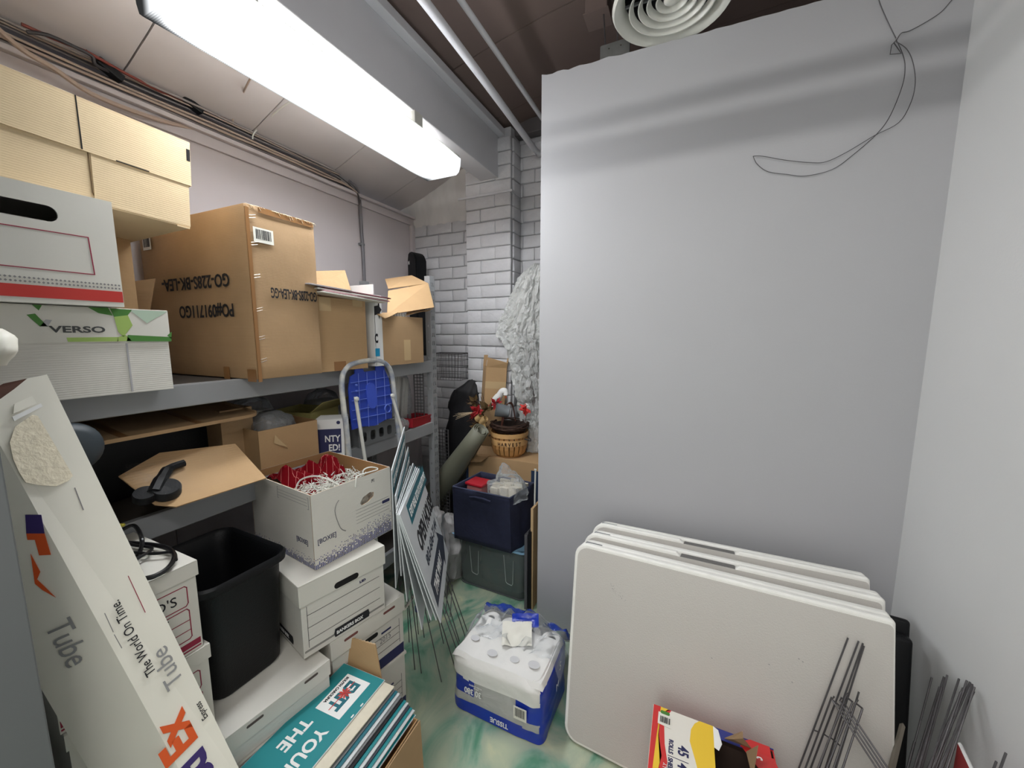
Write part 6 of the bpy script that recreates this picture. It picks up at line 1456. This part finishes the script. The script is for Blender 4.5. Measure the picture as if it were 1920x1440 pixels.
# ================================================================== FOLDED TABLES
th = math.atan2(.255, .655); TH, TW, TT = .758, .958, .083
def trr(x0, y0, x1, y1, r):
    p = rr(x0, y0, x1, y1, r, 7); q = rr(x0, y0, x1, y1, .012, 7); n = 8     # rounded on the left, squarer at the hinge side
    return q[:n] + p[n:3 * n] + q[3 * n:]
def table(k, lab):
    # k = 0 front .. 2 against the wall
    off = .090 * k; base = Vector((-.380 + [0, .012, .022][k], 1.281 + .087 * k, .0))
    t = thing('folding_table', lab, 'table', base + Vector((0, 0, .006)), (-th, 0, 0), 'folded tables leaning on the partition')
    t.rotation_euler = (-[.202, .225, .262][k], R(-1.76), R([-4.73, -4.2, -3.4][k]))
    notch = k > 0
    for s in (0, 1):
        y0 = .0 if s == 0 else .044; bm = NB()
        Mq = _fr(Vector((0, y0 + .036, 0)), Vector((1, 0, 0)), Vector((0, 0, 1)))     # normal -Y
        r1 = .055
        o_ = trr(0, 0, TW + [0, .004, -.002][k], TH, r1)
        if notch and s == 0:   # grip dip in the middle of the top edge
            n_i = next(i for i, p in enumerate(o_) if abs(p[1] - TH) < 1e-4 and p[0] < TW * .5)
            dips = [(TW * .60, TH), (TW * .57, TH - .026), (TW * .41, TH - .026), (TW * .38, TH)]; o_ = o_[:n_i] + dips + o_[n_i:]
        if s == 0:
            poly(bm, Mq, o_, .030, .0); ins = trr(.014, .014, TW - .006, TH - .014, r1 - .012)
            ob = obj('tabletop', bm, TABLER, t); bvm = ob.modifiers.new('bevel', 'BEVEL'); bvm.width = .008; bvm.segments = 3; bvm.angle_limit = R(50)
            bm = NB(); poly(bm, _fr(Vector((0, y0 + .006, 0)), Vector((1, 0, 0)), Vector((0, 0, 1))), ins, .0022, .0); obj('panel', bm, TABLE, ob)
        else:
            poly(bm, Mq, o_, .036, .0); ob = obj('tabletop', bm, TABLER, t); bvm = ob.modifiers.new('bevel', 'BEVEL'); bvm.width = .009; bvm.segments = 3; bvm.angle_limit = R(50)
    bm = NB(); box(bm, (TW * .395, .006, TH - .05), (TW * .585, .044, TH - .010), .004); obj('handle', bm, mat('handle_grey', (96, 94, 92), .5), t)
    bm = NB(); box(bm, (.035, .030, TH - .05), (.10, .048, TH - .0015), .002); obj('latch', bm, GREY, t)
    for z in (.06, .34): 
        bm = NB(); tube(bm, [(.03, .04, z), (TW - .03, .04, z)], .012, 8); obj('leg_tube', bm, GREY, t, True)
    bm = NB(); box(bm, (TW - .008, .02, .12), (TW + .010, .062, .30), .004); obj('hinge', bm, BLACK, t)
    return t
table(0, 'nearest folded white plastic table, its scuffed face fully visible')
table(1, 'middle of three folded white tables, grip dip just behind the nearest')
table(2, 'rearmost folded white table, resting against the grey partition')
t0 = bpy.data.objects['folding_table']
Mq = _fr(Vector((0, .0037, 0)), Vector((1, 0, 0)), Vector((0, 0, 1))); rnd = random.Random(2)
sc_ = []
for k in range(26):
    x = .175 + rnd.gauss(0, .014); y = TH - .150 - (x - .175) * .5 + rnd.gauss(0, .006); sc_.append([(x, y), (x + rnd.uniform(.001, .004), y - .001), (x + .002, y + .0018)])
for x, y in ((.66, .53), (.72, .50), (.735, .575), (.745, .57), (.50, .49)): sc_.append([(x, y), (x + .006, y - .002), (x + .003, y + .002)])
decal(t0, 'scuffs', Mq, sc_, GREYINK, .0002)['kind'] = 'stuff'
# black folded thing behind the tables at the corner
bt = thing('black_chair', 'black folded object standing in the gap between tables and right wall', 'folded chair', (.640, 1.44, .0), (R(-11), 0, R(-6)))
bm = NB(); box(bm, (-.03, .0, .0), (.040, .045, .62), .012, 3); obj('frame', bm, BLACK, bt, True); bm = NB(); box(bm, (-.02, .05, .02), (.045, .075, .66), .01, 3); obj('backrest', bm, BLACK, bt, True)

# ================================================================== PRODUCT BOX, BOTTOM RIGHT
za = .35
k0 = onz(1226, 1322, za); k1 = onz(1336, 1357, za); k2 = onz(1450, 1406, za); ex = (k2 - k0).normalized(); W2 = (k2 - k0).length; D2 = .36
ry = math.atan2(ex.y, ex.x); pbx = thing('roll_carton', 'red and yellow printed carton lettered 45 ROLLS, torn open beside the wire stakes', 'box', k0, (0, 0, ry))
fy = Vector((-ex.y, ex.x, 0))
bm = NB(); Bp = lambda x, y, z: Vector((x, y, z))
t_ = .003; WL = (k1 - k0).length
# body: four walls and floor, open on the right part of the top
for lo, hi, mi in (((0, -D2, -za), (W2, -D2 + t_, 0), 0), ((0, -t_, -za), (W2, 0, 0), 0), ((0, -D2 + t_, -za), (t_, -t_, 0), 1), ((W2 - t_, -D2 + t_, -za), (W2, -t_, 0), 1), ((t_, -D2 + t_, -za), (W2 - t_, -t_, -za + t_), 2)):
    box(bm, lo, hi, mi=mi)
CY = mat('carton_yellow', (236, 196, 56), .45); CR_ = mat('carton_red', (204, 50, 50), .45); CW = mat('carton_white', (228, 224, 214), .45)
for lo, hi in (((t_, -D2 + t_, -za + t_), (W2 - t_, -D2 + t_ + .001, -.004)), ((t_, -t_ - .001, -za + t_), (W2 - t_, -t_, -.004)), ((t_, -D2 + .005, -za + t_), (t_ + .001, -.005, -.004)), ((W2 - t_ - .001, -D2 + .005, -za + t_), (W2 - t_, -.005, -.004))): box(bm, lo, hi, mi=2)
obj('body', bm, [CR_, CR_, mat('dark_card_inside', (62, 46, 38), .9)], pbx)
bm = NB(); box(bm, (-.001, -D2, .0), (WL, 0, .003)); obj('top_flap', bm, CW, pbx)
Mt_ = _fr(Vector((0, 0, .003)), Vector((1, 0, 0)), Vector((0, 1, 0)))
decal(pbx, 'red_edge', Mt_, [(0, 0), (.022, 0), (.016, -.1), (.006, -D2), (.0, -D2)], CR_, .0004, .0010)
decal(pbx, 'yellow_wave', Mt_, [(.0, 0), (.050, 0), (.034, -.015), (.022, -.05), (.022, -.10), (.034, -.16), (.02, -.25), (.012, -D2), (0, -D2)], CY, .0004)
decal(pbx, 'red_wave', Mt_, [(.045, -.0), (.054, -.0), (.034, -.045), (.040, -.12), (.050, -.17), (.044, -.25), (.03, -D2), (.012, -D2), (.02, -.25), (.030, -.18), (.020, -.10), (.022, -.05), (.028, -.02)], CR_, .0004)
decal(pbx, 'yellow_wave', Mt_, [(WL * .78, 0), (WL, 0), (WL, -D2), (WL * .84, -D2), (WL * .80, -.2), (WL * .70, -.13), (WL * .62, -.08), (WL * .64, -.04), (WL * .70, -.015)], CY, .0004)
Mx = Mt_ @ Matrix.Translation((.082, -.105, 0)) @ Matrix.Rotation(R(-90), 4, 'Z')
text(pbx, '45', Mx, 0, -.004, .040, NAVYP, .8, bold=.001); text(pbx, 'ROLLS', Mx, -.006, -.03, .017, NAVYP, .9, bold=.0006); decal(pbx, 'rule_print', Mx, rect(.044, -.032, .0455, .024), NAVYP)
text(pbx, '400', Mx, .052, -.004, .040, NAVYP, .8, bold=.001); text(pbx, 'SHEETS', Mx, .05, -.03, .017, NAVYP, .9, bold=.0006)
text(pbx, 'INDIVIDUALLY', Mt_ @ Matrix.Translation((.040, -.26, 0)) @ Matrix.Rotation(R(84), 4, 'Z'), 0, 0, .014, WHITEP, .9, off=.0012)
decal(pbx, 'label', Mt_, [(.016, -.062), (.056, -.066), (.056, -.025), (.016, -.02)], PAPER, .0004, .0012); barcode(pbx, Mt_ @ Matrix.Translation((0, 0, .0016)), .018, -.062, .036, .032, 9, False)
decal(pbx, 'leaf_badge', Mt_, rr(.022, -.024, .050, -.012, .005, 3), GREENP, .0004, .0014)
Mb_ = _fr(Vector((W2 * .44, 0, .001)), Vector((1, 0, 0)), Vector((0, 1, 0)))
bm = NB(); board(bm, [(WL, -.003, .002), (W2, -.003, .002), (W2, .0, .003), (WL, .0, .003)], .002)
board(bm, [(WL + .01, -.035, .004), (W2 - .01, -.035, .004), (W2 - .01, .0, .002), (WL + .01, 0, .002)], .002); obj('back_strip', bm, mat('carton_blue', (48, 56, 130), .45), pbx)
decal(pbx, 'red_disc', _fr(Vector((W2 - .09, -.035, .0045)), Vector((1, 0, 0)), Vector((0, 1, 0))), [(0, 0), (.08, 0), (.08, .035), (.03, .035), (.008, .022)], CR_, .0004)
bm = NB(); board(bm, [(W2 - .085, -.035, .004), (W2 - .005, -.035, .004), (W2 + .012, -.12, .02), (W2 - .035, -.13, .03)], .002); obj('side_flap', bm, CR_, pbx)
text(pbx, 'over', _fr(Vector((W2 - .04, -.05, .0105)), Vector((.15, -1, .15)), Vector((1, .2, 0))), 0, -.012, .030, WHITEP, .9, bold=.001)
for pts in (((WL + .03, -.03, .006), (W2 - .06, -.03, .006), (W2 - .085, -.04, .040), (WL + .075, -.03, .052), (WL + .05, -.045, .03)), ((W2 - .075, -.05, .01), (W2 - .05, -.06, .055), (W2 - .07, -.13, .02))):
    bm = NB(); board(bm, pts, .002); obj('torn_flap', bm, mat('torn_brown_card', (140, 114, 84), .85, var=.1), pbx)
decal(pbx, 'tear_edge', _fr(Vector((WL, 0, .0035)), Vector((1, 0, 0)), Vector((0, 1, 0))), [(.0, -.0), (.014, -.008), (.022, -.05), (.012, -.075), (0, -.07)], WHITEP, .0006)

# ================================================================== WIRE STAKES
def stake(label, foot, tip, spread, rungs, group, r=.003):
    """H-shaped sign stake: two long wires joined by rungs"""
    t = thing('wire_stake', label, 'wire stake', (0, 0, 0), (0, 0, 0), group); f = Vector(foot); p = Vector(tip); s = Vector(spread)
    bm = NB(); tube(bm, [f, p], r, 7); obj('wire', bm, WIRE, t, True)
    bm = NB(); tube(bm, [f + s, p + s * .8 + (f - p).normalized() * (f - p).length * random.choice([.03, .16, .24, .30])], r, 7); obj('wire', bm, WIRE, t, True)
    bm = NB()
    for q in rungs: tube(bm, [f.lerp(p, q), (f + s).lerp(p + s * .8, q + .01)], r * .85, 6)
    obj('rung', bm, WIRE, t, True); return t
G1 = 'wire sign stakes leaning on the nearest folded table'
for k, (tx, ty, fx, Yt) in enumerate(((1590, 1196, 1498, 1.37), (1610, 1202, 1520, 1.365), (1618, 1206, 1536, 1.36), (1620, 1211, 1548, 1.355))):
    tip = ony(tx, ty, Yt - .03); d = ony(fx, 1440, 1.255) - tip; ft = tip + d * (tip.z - .004) / -d.z
    stake(['leftmost and tallest wire stake leaning on the table', 'second wire stake from the left leaning on the table', 'third wire stake from the left leaning on the table', 'rightmost of four long wire stakes leaning on the table'][k], ft, tip, (.010, -.012 - .006 * k, 0), (.35, .6), G1, .0023)
for k, (a, b_) in enumerate((((1560, 1312), (1650, 1450)), ((1574, 1314), (1664, 1450)), ((1586, 1306), (1530, 1450)), ((1604, 1318), (1560, 1450)))):
    A = ony(a[0], a[1], 1.27); B = ony(b_[0], b_[1], 1.18); d = B - A; ft = A + d * (A.z - .004) / -d.z
    t = thing('wire_stake', ['short wire stake slanting down to the right across the table face', 'second short wire stake slanting to the right, beside its twin', 'short wire stake slanting to the left between the long ones', 'short wire stake at the right edge of the table bundle'][k], 'wire stake', (0, 0, 0), (0, 0, 0), G1)
    bm = NB(); tube(bm, [ft, A, A + Vector((.004, 0, .012))], .0024, 7); obj('wire', bm, WIRE, t, True); bm = NB(); tube(bm, [ft + Vector((.016, 0, 0)), A + Vector((.016, 0, -.01))], .0024, 7); obj('wire', bm, WIRE, t, True); bm = NB(); tube(bm, [A, A + Vector((.016, 0, -.01))], .0024, 6); obj('rung', bm, WIRE, t)
G2 = 'wire sign stakes bundled against the right wall'
L2_ = ['far left', 'second from the left', 'third from the left', 'fourth from the left', 'middle', 'fifth from the right', 'fourth from the right', 'third from the right', 'second from the right', 'far right']
for k, (tx, ty, fx) in enumerate(((1747, 1270, 1700), (1770, 1269, 1714), (1776, 1266, 1725), (1798, 1273, 1740), (1806, 1290, 1736), (1813, 1276, 1752), (1819, 1279, 1744), (1823, 1283, 1763), (1827, 1288, 1772), (1826, 1296, 1757))):
    tip = onx(tx, ty, .728 - .004 * (k % 3)); Bq = onx(fx, 1450, .62 - .012 * (k % 4)); d = Bq - tip; ft = tip + d * (tip.z - .004) / -d.z
    stake('%s wire stake of the bundle leaning on the right wall' % L2_[k], ft, tip, (-.008 - .002 * (k % 3), -.012, 0), (.45, .62), G2, .0024)
for k, (tx, ty, fx, fy_) in enumerate(((1886, 1412, 1872, 1450), (1868, 1428, 1856, 1460))):
    tip = onx(tx, ty, .72); Bq = onx(fx, fy_, .69); d = Bq - tip; ft = tip + d * (tip.z - .004) / -d.z
    stake(['stake tip at the far bottom right, taller of two', 'stake tip at the far bottom right, shorter of two'][k], ft, tip, (-.014, -.02, 0), (.5,), G2, .0024)
ws = thing('wooden_stake', 'thin grey wooden stake leaning between the tables and right wall', 'stake', (0, 0, 0)); A = ony(1692, 1360, 1.33); B = ony(1672, 1440, 1.26); d = B - A; ft = A + d * (A.z - .004) / -d.z
bm = NB(); tube(bm, [ft, A], [.012, .006], 4); obj('shaft', bm, mat('weathered_wood', (130, 124, 112), .8, var=.2), ws); bm = NB(); tube(bm, [A, A - d.normalized() * .006], [.006, .001], 4); obj('tip', bm, mat('weathered_wood', (130, 124, 112), .8, var=.2), ws)
sg2 = thing('red_sign', 'red and white sign edge showing between the bundled wire stakes', 'sign', (0, 0, 0))
P4 = [onx(1800, 1395, .66), onx(1826, 1450, .62), onx(1790, 1470, .60), onx(1792, 1405, .66)]
bm = NB(); bot = [Vector((p.x, p.y, .004)) for p in (P4[0], P4[1])]; board(bm, [P4[0], P4[1], bot[1], bot[0]], .004); obj('panel', bm, mat('red_sign_face', (150, 34, 34), .5), sg2)
bm = NB(); tube(bm, [P4[0], P4[1]], .004, 4); obj('edge', bm, WHITEP, sg2)
